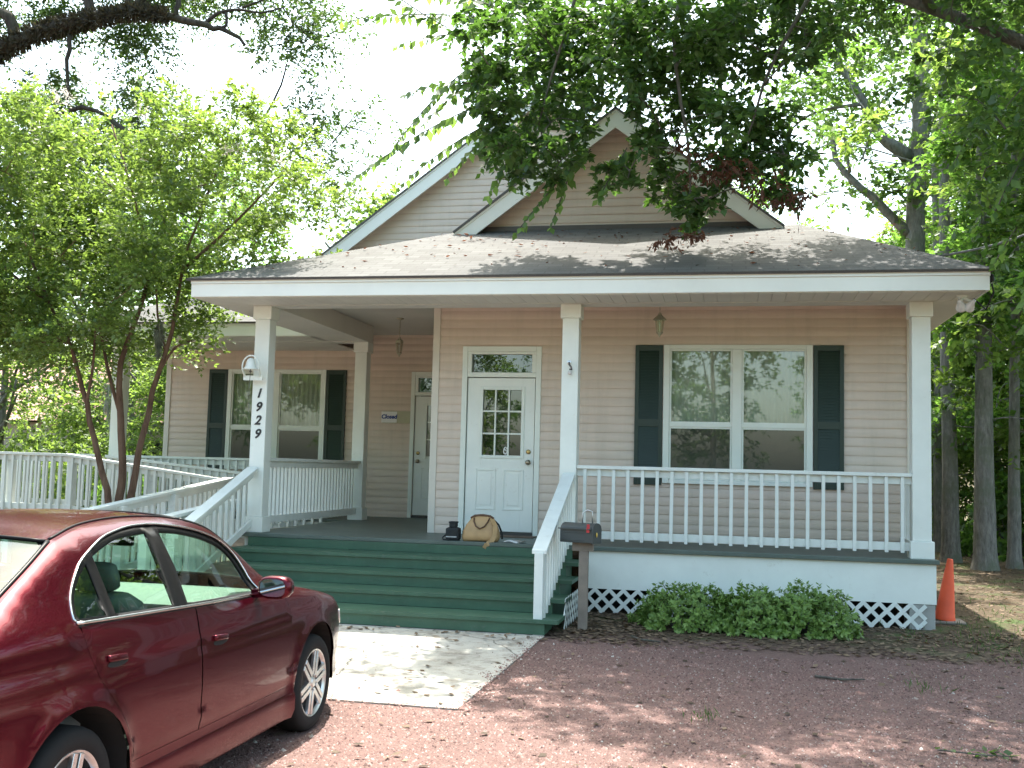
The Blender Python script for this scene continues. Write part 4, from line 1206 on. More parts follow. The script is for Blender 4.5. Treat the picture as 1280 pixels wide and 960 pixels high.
if gn[nI//2, nJ//2, 2] < 0: gn = -gn
gi = {}
F = []
for i in range(nI-1):
    for j in range(nJ-1):
        if lab[i] in 'WB' and abs((TT[j]+TT[j+1])/2) < .95: continue
        F.append((i*nJ+j, (i+1)*nJ+j, (i+1)*nJ+j+1, i*nJ+j+1))
mb.add(G.reshape(-1, 3), F); NR.append(gn.reshape(-1, 3))
NR = np.concatenate(NR); acc = {}
keys = [tuple(np.round(p, 3)) for p in mb.v]
for k, n_ in zip(keys, NR): acc[k] = acc.get(k, 0)+n_
NR = unit3 = np.array([acc[k]/(np.linalg.norm(acc[k])+1e-9) for k in keys])
bo = mb.build('body', M['carpaint'], car, True)
bo.data.normals_split_custom_set_from_vertices(NR.tolist())
for seg, nm in (('W', 'windshield'), ('B', 'rear_window')):
    idx = [i for i in range(len(top_line)-1) if lab[i] == seg]
    mb = MB(); fr = MB()
    for i in idx:
        for j in range(len(TT)-1):
            if abs((TT[j]+TT[j+1])/2) < .95:
                q = [toppt(i, TT[j], -.006), toppt(i, TT[j+1], -.006), toppt(i+1, TT[j+1], -.006), toppt(i+1, TT[j], -.006)]
                mb.add(q, [(3, 2, 1, 0)])
    w = mb.build(nm, M['carglass'], car, True)
    bm = bmesh.new(); bm.from_mesh(w.data); bmesh.ops.remove_doubles(bm, verts=bm.verts, dist=2e-4); bm.to_mesh(w.data); bm.free()
    k0, k1 = idx[0], idx[-1]+1
    for t in (-.95, .95): fr.tube([toppt(i, t, .0) for i in range(k0, k1+1)], .011, 6)
    for k in (k0, k1): fr.tube([toppt(k, t, .0) for t in np.linspace(-.95, .95, 15)], .010, 6)
    fr.build('seal', M['black_plastic'], w, True)
# roof drip rails
for s in (-1, 1):
    mb = MB(); mb.tube([(CX+s*(TY[i]*.93), CYF+TU[i]+crs[i, 0]*(1-.93**2.4), CZ+TH[i]+crs[i, 1]*(1-.93**2.4)+.002) for i in range(len(top_line)) if lab[i] == 'R'], .007, 6)
    mb.build('roof_moulding', M['black_plastic'], car, True)
HOLEd = [tuple(p) for p in HOLE]
for s in (1, -1):
    nm = 'right' if s > 0 else 'left'
    for poly, hu, hh in ((doorF, -1.38, .815), (doorR, -2.345, .868)):
        v, t = region(dens(inset(poly, .0025), .045)); V, F = side(v, t, s)
        d = mesh_obj('door', V, F, M['carpaint'], car, True)
        side_normals(d, v, s)
        # pull handle with a flat dark disc behind it
        hb = MB(); y = float(half(hu, hh))
        hb.hexa([(CX+s*(y-.004), CYF+hu-.075, CZ+hh-.012), (CX+s*(y+.018), CYF+hu-.07, CZ+hh-.010), (CX+s*(y+.018), CYF+hu+.07, CZ+hh-.020), (CX+s*(y-.004), CYF+hu+.075, CZ+hh-.022),
                 (CX+s*(y-.004), CYF+hu-.075, CZ+hh+.020), (CX+s*(y+.014), CYF+hu-.07, CZ+hh+.018), (CX+s*(y+.014), CYF+hu+.07, CZ+hh+.008), (CX+s*(y-.004), CYF+hu+.075, CZ+hh+.010)])
        hb.build('handle', M['carpaint'], d, True, bevel=.006)
        hb = MB(); n0 = []
        for a in np.linspace(0, 2*math.pi, 16, endpoint=False):
            uu, hv = hu+.080*math.cos(a), hh-.024+.017*math.sin(a); n0.append(c3(uu, hv, s, .0012))
        hb.add(n0, [tuple(range(16))]); hb.build('recess', M['dark'], d)  # disc lies on the door skin, its dark colour painted as a hollow's shade
    # black frame with glass openings
    v, t = region(HOLE, [winF, winR, winQ]); V, F = side(v, t, s, -.011)
    fr = mesh_obj('window_frame', V, F, M['black_plastic'], car, True)
    md = fr.modifiers.new('thick', 'SOLIDIFY'); md.thickness = .012; md.offset = -1 if s > 0 else -1
    for poly in (winF, winR, winQ):
        v, t = region(dens(poly, .045)); V, F = side(v, t, s, -.018); mesh_obj('window', V, F, M['carglass'], car, True)
    mb = MB(); mb.tube([c3(u, h, s, .001) for u, h in dlo_top], .0065, 6); mb.tube([c3(u, h, s, .004) for u, h in [(-2.585, 1.047)]+dlo_bot+[(-.70, .973)]], .008, 6)
    mb.build('chrome_strip', M['chrome'], car, True)
    # side sill
    mb = MB(); us = np.linspace(-WB+.40, -.40, 24)
    rings = []
    for u in us:
        y = float(half(u, .33)); rings.append([Vector((CX+s*(y+a), CYF+u, CZ+b)) for a, b in ((-.03, .335), (.004, .33), (.012, .30), (.010, .225), (-.01, .175), (-.05, .17))])
    n = 6; V = [p for r in rings for p in r]; F = [(i*n+j, i*n+j+1, (i+1)*n+j+1, (i+1)*n+j) for i in range(len(rings)-1) for j in range(n-1)]
    F += [tuple(range(n)), tuple(range((len(rings)-1)*n, len(rings)*n))]
    mb.add(V, F); mb.build('side_sill', M['carpaint'], car, True, sharp=50)
    # mirror
    mu, mh = -.87, 1.018; y0 = float(half(mu, .96))
    mb = MB()
    rings = []
    for q, sc in ((-.055, .80), (-.045, .94), (-.01, 1.0), (.04, .92), (.075, .70), (.095, .35)):
        ring = []
        for a in np.linspace(0, 2*math.pi, 18, endpoint=False):
            cx_, cz_ = math.cos(a), math.sin(a)
            px = .105*sc*math.copysign(abs(cx_)**.7, cx_); pz = .068*sc*math.copysign(abs(cz_)**.75, cz_)
            ring.append(Vector((CX+s*(y0+.135+px), CYF+mu+q-.05*px*1.0, CZ+mh+.012+pz)))
        rings.append(ring)
    loft(mb, rings); mb.bar((CX+s*(y0-.02), CYF+mu+.03, CZ+mh-.035), (CX+s*(y0+.10), CYF+mu+.02, CZ+mh-.02), .06, .05)
    mo = mb.build('mirror', M['carpaint'], car, True, sharp=60)
    mb = MB(); ring = []
    for a in np.linspace(0, 2*math.pi, 18, endpoint=False):
        cx_, cz_ = math.cos(a), math.sin(a); px = .080*math.copysign(abs(cx_)**.6, cx_); pz = .050*math.copysign(abs(cz_)**.65, cz_)
        ring.append((CX+s*(y0+.135+px), CYF+mu-.057-.05*px, CZ+mh+.012+pz))
    mb.add(ring, [tuple(range(18))]); mb.build('mirror_glass', plain('mirror_glass', (.75, .78, .78), .02, 1.0), mo)
    # lamps wrapped round the corners
    for nm_, poly, mt in (('headlight', segs([(.58, .715), (.68, .705), (.76, .665), (.82, .62), (.79, .59), (.68, .605), (.60, .65), (.58, .715)], .03)[:-1], M['bulb']),
                          ('tail_light', segs([(-3.46, .93), (-3.62, .965), (-3.755, .93), (-3.80, .84), (-3.77, .76), (-3.60, .77), (-3.48, .83), (-3.46, .93)], .03)[:-1], M['red'])):
        v, t = region(poly, step=.03); V, F = side(v, t, s, .006); lo_ = mesh_obj(nm_, V, F, mt, car, True)
        md = lo_.modifiers.new('thick', 'SOLIDIFY'); md.thickness = .012; md.offset = -1
# plates, grille and lamps across the ends
mb = MB(); mb.box(CX-.32, CX+.32, CYF+.985, CYF+1.012, CZ+.56, CZ+.66); mb.build('grille', M['black_plastic'], car, bevel=.01)
mb = MB(); mb.box(CX-.5, CX+.5, CYF+.98, CYF+1.012, CZ+.27, CZ+.37); mb.build('air_intake', M['black_plastic'], car, bevel=.01)
mb = MB(); mb.box(CX-.155, CX+.155, CYF-3.955, CYF-3.93, CZ+.72, CZ+.87); mb.build('license_plate', M['paper'], car, bevel=.004)
# underbody, wheel wells, cabin
mb = MB(); mb.box(CX-.70, CX+.70, CYF-2.22, CYF-.42, CZ+.16, CZ+.36); mb.box(CX-.62, CX+.62, CYF-3.7, CYF+.72, CZ+.24, CZ+.50); mb.box(CX-.50, CX+.50, CYF-.43, CYF+.5, CZ+.5, CZ+.72)
mb.box(CX-.58, CX+.58, CYF-3.6, CYF-2.75, CZ+.5, CZ+.95)
mb.build('underbody', M['dark'], car)
for uc in (0, -WB):
    for s in (1, -1):
        n = 24; mb = MB(); V = []
        for a in np.linspace(-.3, math.pi+.3, n):
            r = AR+.012; u, h = uc+r*math.cos(a), .31+r*math.sin(a)
            V += [(CX+s*(float(half(u, max(h, .22)))-.022), CYF+u, CZ+h), (CX+s*.52, CYF+u, CZ+h)]
        mb.add(V, [(2*i, 2*i+2, 2*i+3, 2*i+1) for i in range(n-1)]+[tuple(2*i+1 for i in range(n))])
        mb.build('wheel_well', M['dark'], car)
def wheel(u, s):
    yo = CX+s*(.855 if u == 0 else .855); c = (yo, CYF+u, CZ+.312)
    w = bpy.data.objects.new('wheel', None); COL.objects.link(w); w.parent = car; w.location = Vector(c)-wloc(car); w.empty_display_size = .1
    def X(o): return -s*o         # o metres inwards from the outer face
    mb = MB(); prof = [(.212, .018), (.225, .004), (.262, .0), (.292, .010), (.306, .026), (.312, .05), (.312, .165), (.304, .185), (.27, .20), (.20, .195)]
    mb.lathe([(r, X(o)) for r, o in prof], c, 48, 0, None, False)
    for r in (.045, .075, .105, .135): pass
    mb.build('tyre', M['rubber'], w, True, sharp=50)
    mb = MB(); mb.lathe([(.214, X(.012)), (.218, X(.016)), (.207, X(.022)), (.196, X(.045)), (.19, X(.10)), (.12, X(.115)), (.0, X(.115))][::1], c, 48, 0, None, False)
    mb.build('rim_barrel', plain('dark_alloy', (.16, .16, .16), .45, .7), w, True, sharp=40)
    mb = MB(); mb.lathe([(.216, X(.008)), (.220, X(.013)), (.208, X(.020)), (.196, X(.030)), (.192, X(.028)), (.205, X(.012)), (.216, X(.008))], c, 48, 0, None, False)
    mb.lathe([(.0, X(.004)), (.028, X(.006)), (.034, X(.014)), (.062, X(.022)), (.066, X(.05)), (.0, X(.06))], c, 24, 0, None, False)
    for k in range(6):
        a0 = 2*math.pi*k/6+.3
        for da in (-1, 1):
            a, b = a0+da*.42, a0+da*.115
            p = Vector((yo-s*.020, CYF+u+.055*math.cos(a), CZ+.312+.055*math.sin(a)))
            q = Vector((yo-s*.018, CYF+u+.204*math.cos(b), CZ+.312+.204*math.sin(b)))
            mb.bar(p, q, .031, .022, up=(s, 0, 0))
    for k in range(5):
        a = 2*math.pi*k/5; mb.lathe([(.011, X(.014)), (.008, X(.008)), (.0, X(.008))], (yo, CYF+u+.047*math.cos(a), CZ+.312+.047*math.sin(a)), 8, 0)
    mb.build('spokes', M['alloy'], w, True, bevel=.004, sharp=40)
for u in (0, -WB):
    for s in (1, -1): wheel(u, s)
# cabin
mb = MB(); mb.box(CX-.66, CX+.66, CYF-2.6, CYF-.5, CZ+.36, CZ+.40)
mb.add([(CX-.68, CYF-.36, CZ+.95), (CX+.68, CYF-.36, CZ+.95), (CX+.70, CYF-.72, CZ+.965), (CX-.70, CYF-.72, CZ+.965), (CX-.70, CYF-.92, CZ+.90), (CX+.70, CYF-.92, CZ+.90), (CX+.70, CYF-.86, CZ+.62), (CX-.70, CYF-.86, CZ+.62)],
       [(0, 1, 2, 3), (3, 2, 5, 4), (4, 5, 6, 7)])
mb.build('dashboard', M['dash'], car, True, sharp=30)
mb = MB()
def cushion(mb, x0, x1, u0, h0, u1, h1, th):
    a = Vector((0, u0, h0)); b = Vector((0, u1, h1)); n = Vector((0, -(b-a).z, (b-a).y)).normalized()
    rings = []
    for t, k in ((0, .8), (.08, 1), (.5, 1.05), (.92, .98), (1, .75)):
        p = a+(b-a)*t; ring = []
        for q in np.linspace(0, 2*math.pi, 16, endpoint=False):
            c_, s_ = math.cos(q), math.sin(q); X_ = (x0+x1)/2+(x1-x0)/2*k*math.copysign(abs(c_)**.5, c_)
            o_ = n*(th/2*k*math.copysign(abs(s_)**.6, s_)); ring.append(Vector((CX+X_, CYF+p.y+o_.y, CZ+p.z+o_.z)))
        rings.append(ring)
    loft(mb, rings)
for x in (-.38, .38):
    mb = MB(); cushion(mb, x-.25, x+.25, -1.55, .50, -1.02, .55, .14); cushion(mb, x-.24, x+.24, -1.55, .52, -1.80, 1.06, .12); cushion(mb, x-.12, x+.12, -1.80, 1.09, -1.85, 1.22, .08)
    mb.build('seat', M['interior'], car, True)
mb = MB(); cushion(mb, -.64, .64, -2.45, .55, -1.98, .56, .14); cushion(mb, -.62, .62, -2.42, .55, -2.66, 1.06, .12); mb.build('rear_bench', M['interior'], car, True)
mb = MB(); mb.box(CX-.62, CX+.62, CYF-3.05, CYF-2.66, CZ+.99, CZ+1.01); mb.build('parcel_shelf', M['dark'], car)
mb = MB(); tl = Matrix.Rotation(R(-65), 3, 'X')
c0 = Vector((CX-.38, CYF-1.02, CZ+.92))
mb.tube([c0+tl@Vector((.185*math.cos(a), .185*math.sin(a), 0)) for a in np.linspace(0, 2*math.pi, 25)], .014, 8)
for a in (0, math.pi, -math.pi/2): mb.bar(c0, c0+tl@Vector((.18*math.cos(a), .18*math.sin(a), 0)), .035, .02)
mb.build('steering_wheel', M['black_plastic'], car, True)
mb = MB(); mb.box(CX-.11, CX+.11, CYF-1.06, CYF-1.03, CZ+1.245, CZ+1.305); mb.bar((CX, CYF-1.03, CZ+1.29), (CX, CYF-.98, CZ+1.345), .02, .02); mb.build('rear_view_mirror', M['black_plastic'], car, bevel=.012)

# ------------------------------------------------------------------ plants
def unit(v): return v/(np.linalg.norm(v, axis=-1, keepdims=True)+1e-9)
def leaf_quads(P, D, Nn, ln, wd, fold=.0):
    """pointed leaf quads from base P along D, face normal Nn"""
    D = unit(D); S = unit(np.cross(D, Nn)); ln = ln[:, None]; wd = wd[:, None]
    a = P; b = P+D*ln*.45+S*wd*.5; c = P+D*ln; d = P+D*ln*.45-S*wd*.5
    return np.stack([a, b, c, d], 1).reshape(-1, 3)
def twig_leaves(rg, S, Dv, length, K, ln, wd, droop=.25, hang=.25, updown=1.0, jit=.45):
    """leaves set along twigs. S start (T,3), Dv direction, length (T,)"""
    T = len(S); t = (np.arange(K)+.6)/K
    P = S[:, None, :] + Dv[:, None, :]*(length[:, None]*t[None])[..., None]
    P[..., 2] -= droop*(length[:, None]*t[None]**2)
    side = unit(np.cross(Dv, np.array([0, 0, 1.0])+rg.normal(0, .15, (T, 3))))
    sg = np.where(np.arange(K) % 2 == 0, 1, -1)[None, :, None]
    D = Dv[:, None, :]*.55 + side[:, None, :]*sg*.85 + rg.normal(0, jit, (T, K, 3))
    D[..., 2] -= hang
    Nn = np.array([0, 0, 1.0])+rg.normal(0, .55, (T, K, 3))
    P = P + rg.normal(0, .012, (T, K, 3))
    n = T*K; sc = rg.uniform(.65, 1.2, n)
    return leaf_quads(P.reshape(-1, 3), D.reshape(-1, 3), Nn.reshape(-1, 3), ln*sc, wd*sc*rg.uniform(.85, 1.1, n))
def clump_leaves(rg, clumps, ln, wd, K=14, tl=.9, droop=.25, hang=.25, center=None, inner=.75):
    """clumps: (x,y,z,radius,number of leaves)"""
    out = []; tw = []
    for x, y, z, r, n in clumps:
        T = max(1, int(n/K)); c = np.array([x, y, z])
        g = unit(rg.normal(0, 1, (T, 3)))*(rg.uniform(0, 1, (T, 1))**.5)*r*inner; g[:, 2] *= .75
        dv = unit(g+rg.normal(0, .45*r, (T, 3))+np.array([0, 0, .12*r]))
        L_ = rg.uniform(.55, 1.1, T)*r*tl
        out.append(twig_leaves(rg, c+g, dv, L_, K, ln, wd, droop, hang)); tw.append((c+g, dv, L_))
    return np.concatenate(out), tw
def limb(mb, pts, r0, r1, n=8, wob=0.0, rg=None, sub=3):
    P = [np.array(p, float) for p in pts]; Q = []
    for i in range(len(P)-1):
        p0 = P[max(i-1, 0)]; p1, p2 = P[i], P[i+1]; p3 = P[min(i+2, len(P)-1)]
        for k in range(sub):
            t = k/sub; Q.append(.5*((2*p1)+(-p0+p2)*t+(2*p0-5*p1+4*p2-p3)*t*t+(-p0+3*p1-3*p2+p3)*t**3))
    Q.append(P[-1]); m_ = len(Q)
    if wob and rg is not None:
        for i in range(1, m_-1): Q[i] = Q[i]+rg.normal(0, wob, 3)
    mb.tube([tuple(q) for q in Q], [r0+(r1-r0)*(i/(m_-1))**.8 for i in range(m_)], n)
    return np.array(Q)
def make_tree(name, label, cat, base, trunk, limbs, clumps, barkm, leafm, ln, wd, rg, group=None, K=14, tl=.9, droop=.25, hang=.25,
              conn=.012, twigs=False, flare=True, inner=.75, extra=None, nside=10):
    """trunk: (points, r0, r1); limbs: list of the same; clumps: leaf clumps joined to the nearest limb"""
    root = thing(name, base, label, cat, group)
    mb = MB(); pts, r0, r1 = trunk
    if flare:
        a, b = np.array(pts[0], float), np.array(pts[1], float); d = (b-a)/np.linalg.norm(b-a); hs = [0, .12, .25, .42, .7, 1.1]
        low = [a+d*h for h in hs]; m2 = MB(); Q = limb(m2, [low[-1]]+list(pts[1:]), r0, r1, nside+2, r0*.05, rg); nQ = len(Q)
        tail = [r0+(r1-r0)*(i/(nQ-1))**.8 for i in range(nQ)]
        mb.tube([tuple(q) for q in low[:-1]]+[tuple(q) for q in Q], [r0*(1+.55*math.exp(-h/.24)) for h in hs[:-1]]+tail, nside+4); nodes = [Q]
    else: nodes = [limb(mb, pts, r0, r1, nside+2, r0*.06, rg)]
    mb.build('trunk', barkm, root, True)
    tb = None
    if limbs or conn:
        mb = MB()
        for pts, a, b in limbs:
            lm = MB(); nodes.append(limb(lm, pts, a, b, nside-2, a*.15, rg)); lm.build('branch', barkm, root, True)
        NN = np.concatenate(nodes)
        if conn:
            d0 = [float(np.min(np.linalg.norm(NN-np.array(c[:3]), axis=1))) for c in clumps]
            for k in np.argsort(d0):
                cc = np.array(clumps[k][:3]); d = np.linalg.norm(NN-cc, axis=1)+np.maximum(0, NN[:, 2]-cc[2])*.8
                q = NN[int(np.argmin(d))]; dist = np.linalg.norm(cc-q)
                if dist < .15: continue
                mid = (q+cc)/2+rg.normal(0, .09*dist, 3)+np.array([0, 0, .06*dist])
                rb = conn*(.7+.5*min(2.0, d0[k]*.3+dist))
                Q = limb(mb, [q, mid, cc], rb, conn*.35, 5, 0, None, 3); NN = np.concatenate([NN, Q[2:]])
        tb = mb
    V, tw = clump_leaves(rg, clumps, ln, wd, K, tl, droop, hang, None, inner)
    parts = [(V, leafm)]
    if tb is not None and tb.v: parts.append((tb.quads(), barkm))
    quads_multi('crown', parts+list(extra or []), root)
    return root
def copy_tree(o, parent=None):
    c = o.copy(); COL.objects.link(c); c.parent = parent
    for ch in list(o.children): copy_tree(ch, c)
    return c

# --- shade tree whose branches hang over the yard; its trunk stands right of the drive
rg = np.random.default_rng(7)
def at(px, py, y):
    """a spot in the yard's air given as offsets on the plane y=-1, then moved to its own depth (keeps its own size there)"""
    return px, y, py
cl = []
def spray(pts, r, n, ys):
    for (x, z), yy in zip(pts, ys): cl.append((x, yy, z, r, n))
# dense hanging mass, (x, z) as they stand above the porch roof
mass = [(3.04, -1.66, 6.4, 0.24, 140), (2.82, -0.27, 7.06, 0.27, 169), (2.91, -0.56, 6.97, 0.26, 163), (3.6, -1.58, 6.55, 0.38, 310), (3.32, -0.69, 7.04, 0.41, 359), (3.14, 0.78, 7.62, 0.46, 444), (3.72, 0.05, 7.13, 0.47, 463), (3.68, 0.83, 7.53, 0.5, 517), (3.72, 0.6, 7.12, 0.49, 499), (4.28, 0.27, 7.06, 0.48, 469), (4.34, -0.85, 6.73, 0.44, 397), (4.33, 0.71, 7.36, 0.49, 499), (4.7, -1.07, 6.47, 0.43, 379), (4.85, -1.29, 6.45, 0.42, 364), (4.87, 0.01, 7.17, 0.47, 445), (5.49, 0.22, 6.92, 0.47, 450), (5.51, 0.48, 7.07, 0.48, 466), (5.44, -1.49, 6.29, 0.4, 345), (6.04, 0.54, 7.38, 0.4, 333), (5.82, -0.78, 6.67, 0.36, 276), (5.89, -1.4, 6.45, 0.34, 251), (6.56, -0.31, 7.11, 0.33, 242), (6.6, 0.48, 7.18, 0.35, 270), (6.42, -0.15, 7.2, 0.34, 249), (2.75, 0.3, 6.76, 0.24, 149), (2.95, -0.87, 6.23, 0.22, 129), (3.2, -1.3, 6.07, 0.21, 121), (3.23, -1.07, 6.05, 0.36, 284), (3.07, 0.8, 6.83, 0.42, 372), (3.18, -0.37, 6.56, 0.39, 316), (3.91, 0.0, 6.75, 0.43, 388), (3.73, -0.03, 6.56, 0.43, 388), (3.68, -0.35, 6.65, 0.42, 372), (4.65, -1.55, 5.87, 0.37, 299), (4.29, 0.27, 6.64, 0.44, 398), (4.49, -0.42, 6.48, 0.41, 358), (4.98, -0.81, 6.11, 0.36, 280), (5.22, -0.8, 6.02, 0.36, 279), (4.79, -0.55, 6.31, 0.37, 293), (5.54, 0.68, 7.03, 0.44, 408), (5.6, 0.75, 6.94, 0.45, 411), (5.41, 0.38, 6.65, 0.43, 391), (6.19, -0.55, 6.36, 0.29, 193), (6.07, -0.3, 6.32, 0.3, 200), (6.15, -0.27, 6.54, 0.3, 201), (3.11, -0.81, 5.74, 0.26, 162), (3.28, -1.43, 5.64, 0.25, 149), (2.93, -0.04, 6.19, 0.28, 180), (3.44, 0.71, 6.27, 0.33, 244), (3.51, -1.12, 5.72, 0.29, 191), (3.52, -0.4, 5.87, 0.3, 211), (3.9, -0.74, 5.91, 0.27, 168), (3.6, 0.9, 6.56, 0.3, 209), (3.62, 0.57, 6.44, 0.3, 200), (4.85, -1.41, 5.63, 0.19, 104), (4.77, -0.39, 6.01, 0.21, 118), (4.89, -0.74, 6.03, 0.2, 113), (5.18, -0.03, 6.01, 0.38, 311), (5.33, 0.07, 5.94, 0.38, 314), (5.37, 0.24, 6.13, 0.39, 322), (5.77, -0.45, 5.8, 0.36, 287), (5.79, 0.54, 5.87, 0.39, 330), (5.68, -1.9, 5.24, 0.32, 230), (6.1, -0.26, 5.58, 0.33, 243), (6.29, 0.08, 5.77, 0.34, 254), (6.09, -0.49, 5.62, 0.33, 235), (6.39, -0.3, 5.3, 0.26, 158), (6.45, -0.64, 5.16, 0.25, 151), (6.5, 0.04, 5.39, 0.26, 165), (3.26, -0.8, 5.32, 0.24, 140), (3.51, -1.36, 5.18, 0.22, 130), (3.13, 0.23, 5.74, 0.26, 160), (3.29, 0.11, 5.3, 0.21, 115), (3.5, -0.81, 5.03, 0.19, 103), (3.46, -0.62, 5.18, 0.19, 106), (3.88, -1.48, 5.06, 0.22, 127), (3.69, -0.72, 5.36, 0.24, 140), (3.6, 0.1, 5.6, 0.25, 155), (4.08, -1.2, 5.08, 0.15, 80), (3.95, 0.09, 5.52, 0.17, 91), (4.11, -0.75, 5.25, 0.16, 83), (3.14, -0.69, 5.48, 0.21, 118), (3.19, -0.86, 5.44, 0.21, 115), (3.04, -0.24, 5.47, 0.22, 124), (4.13, -0.72, 5.61, 0.19, 104), (4.21, -1.23, 5.35, 0.18, 97), (4.02, 0.28, 5.97, 0.21, 116), (4.24, -1.34, 5.63, 0.21, 117), (4.11, 0.4, 6.37, 0.24, 145), (4.16, -0.6, 5.97, 0.22, 129), (3.7, 0.14, 5.24, 0.16, 82), (3.89, -1.16, 4.88, 0.14, 72), (3.67, 0.14, 5.26, 0.16, 82), (5.0, -0.91, 5.41, 0.18, 94), (5.02, -0.07, 5.68, 0.19, 103), (4.98, -0.81, 5.37, 0.18, 95), (5.08, -0.16, 5.14, 0.23, 131), (5.13, 0.06, 5.24, 0.23, 135), (5.06, -0.1, 5.31, 0.23, 132), (5.38, -0.52, 4.78, 0.25, 157), (5.22, 0.29, 4.87, 0.27, 175), (5.09, 0.09, 4.92, 0.27, 171), (5.34, -0.78, 4.48, 0.16, 81), (5.36, -0.73, 4.51, 0.16, 81), (5.38, 0.2, 4.68, 0.17, 89), (5.81, -0.9, 5.05, 0.28, 183), (5.62, -0.69, 5.12, 0.29, 189), (5.72, -0.05, 5.27, 0.3, 206), (6.08, -0.4, 5.09, 0.25, 157), (5.98, -0.75, 5.06, 0.25, 150), (5.99, -0.33, 5.14, 0.26, 159), (6.38, -0.95, 4.63, 0.17, 90), (6.38, -0.43, 4.86, 0.18, 96), (6.36, -0.97, 4.7, 0.17, 90), (4.48, -1.06, 4.91, 0.14, 72), (4.63, -0.97, 4.99, 0.14, 73), (4.51, 0.23, 5.36, 0.16, 81), (4.36, -0.13, 5.02, 0.11, 56), (4.35, -0.36, 4.94, 0.1, 55), (4.29, 0.23, 5.11, 0.11, 57), (4.67, -0.65, 4.96, 0.11, 57), (4.72, -1.13, 4.79, 0.1, 55), (4.71, -0.59, 4.97, 0.11, 57), (4.66, 0.09, 5.54, 0.14, 71), (4.75, -0.2, 5.44, 0.14, 70), (4.89, -1.34, 5.05, 0.12, 63), (6.85, -1.74, 6.14, 0.26, 159), (6.84, -0.86, 6.41, 0.28, 181), (6.99, 0.31, 7.08, 0.31, 213), (6.62, -0.43, 6.47, 0.2, 113), (6.53, -1.66, 5.9, 0.18, 97), (6.61, 0.15, 6.8, 0.21, 121), (5.57, -0.97, 4.59, 0.15, 79), (5.53, -0.83, 4.65, 0.15, 80), (5.51, -1.23, 4.48, 0.15, 77)]
for q in mass: cl.append(q)
for x, z, r, n in [(7.9,6.5,.4,160),(8.4,6.3,.5,280),(8.9,6.4,.55,330),(8.3,5.2,.45,260),(8.75,4.8,.42,240),(9.0,5.5,.5,300),(8.2,4.75,.3,120),(8.6,3.9,.25,80),(7.9,5.8,.4,160)]:
    
    for q in range(2): cl.append((x+.15+rg.normal(0, .1), -1.6+rg.normal(0, .6), z+rg.normal(0, .1), r, int(n*.65)))
# crown above the picture that shades the yard
for k in range(150):
    x = rg.uniform(3.6, 12.5); y = rg.uniform(-7.0, 2.5); z = rg.uniform(7.6, 9.6)
    zz = 6.9+max(0, -1-y)*-.35
    gx = x+z*.08; gy = y-.42*z          # where its shadow falls
    if gx < 6.0 and gy < -4.9: continue
    if gx < 4.6 and -4.9 < gy < -2.5 and rg.uniform() < .8: continue
    if gx < 7.5 and gy < -6.6 and rg.uniform() < .75: continue
    if y > .3 and x < 6.3: continue
    if y < -3 and z < 8.2: z += .8
    cl.append((x, y, z, rg.uniform(.5, .85), int(rg.uniform(300, 520))))
for k in range(16):
    cl.append((rg.uniform(4.3, 9.0), rg.uniform(.5, 1.9), rg.uniform(7.9, 9.2), rg.uniform(.45, .75), int(rg.uniform(260, 420))))
for k in range(85):
    gx, gy, z = rg.uniform(5.4, 10.6), rg.uniform(-6.9, -2.3), rg.uniform(8.3, 9.9)
    if gx < 6.4 and gy < -5.2: continue
    cl.append((gx-.08*z, gy+.42*z, z, rg.uniform(.45, .75), int(rg.uniform(300, 460))))
for k in range(18):
    cl.append((rg.uniform(8.5, 9.8), rg.uniform(-2.2, -.6), rg.uniform(3.7, 6.2), rg.uniform(.28, .44), int(rg.uniform(60, 130))))
tr = ([(12.6, -2.5, -.15), (12.5, -2.4, 2.0), (12.2, -2.2, 4.0), (12.0, -2.1, 6.5), (11.9, -2.0, 9.0)], .34, .12)
lb = [([(12.2, -2.2, 3.4), (10.6, -1.7, 4.9), (9.2, -1.2, 5.85), (7.9, -1.0, 6.55), (6.8, -1.0, 7.05), (5.4, -1.0, 7.3), (4.2, -1.1, 7.25), (3.3, -1.2, 7.05)], .105, .02),
      ([(5.4, -1.0, 7.3), (5.2, -1.1, 6.4), (5.35, -1.1, 5.3), (5.4, -1.1, 4.6)], .03, .01), ([(4.2, -1.1, 7.25), (3.9, -1.0, 6.3), (3.7, -1.0, 5.5)], .025, .008),
      ([(6.8, -1.0, 7.05), (6.3, -.9, 6.2), (6.0, -.9, 5.3)], .03, .01),
      ([(12.1, -2.2, 5.0), (10.5, -3.2, 7.2), (8.8, -3.8, 8.4), (6.8, -4.2, 8.9), (5.4, -4.4, 9.0)], .10, .025), ([(12.0, -2.1, 6.0), (10.4, -.5, 7.6), (8.5, .5, 8.4), (6.8, .8, 8.8)], .09, .025),
      ([(12.0, -2.1, 6.5), (10.8, -5.0, 8.2), (9.5, -6.5, 8.8)], .08, .02), ([(7.0, -4.1, 8.9), (5.8, -5.5, 8.8)], .04, .015), ([(7.9, -1.0, 6.55), (6.6, -2.4, 7.8), (5.0, -3.0, 8.2)], .05, .015)]
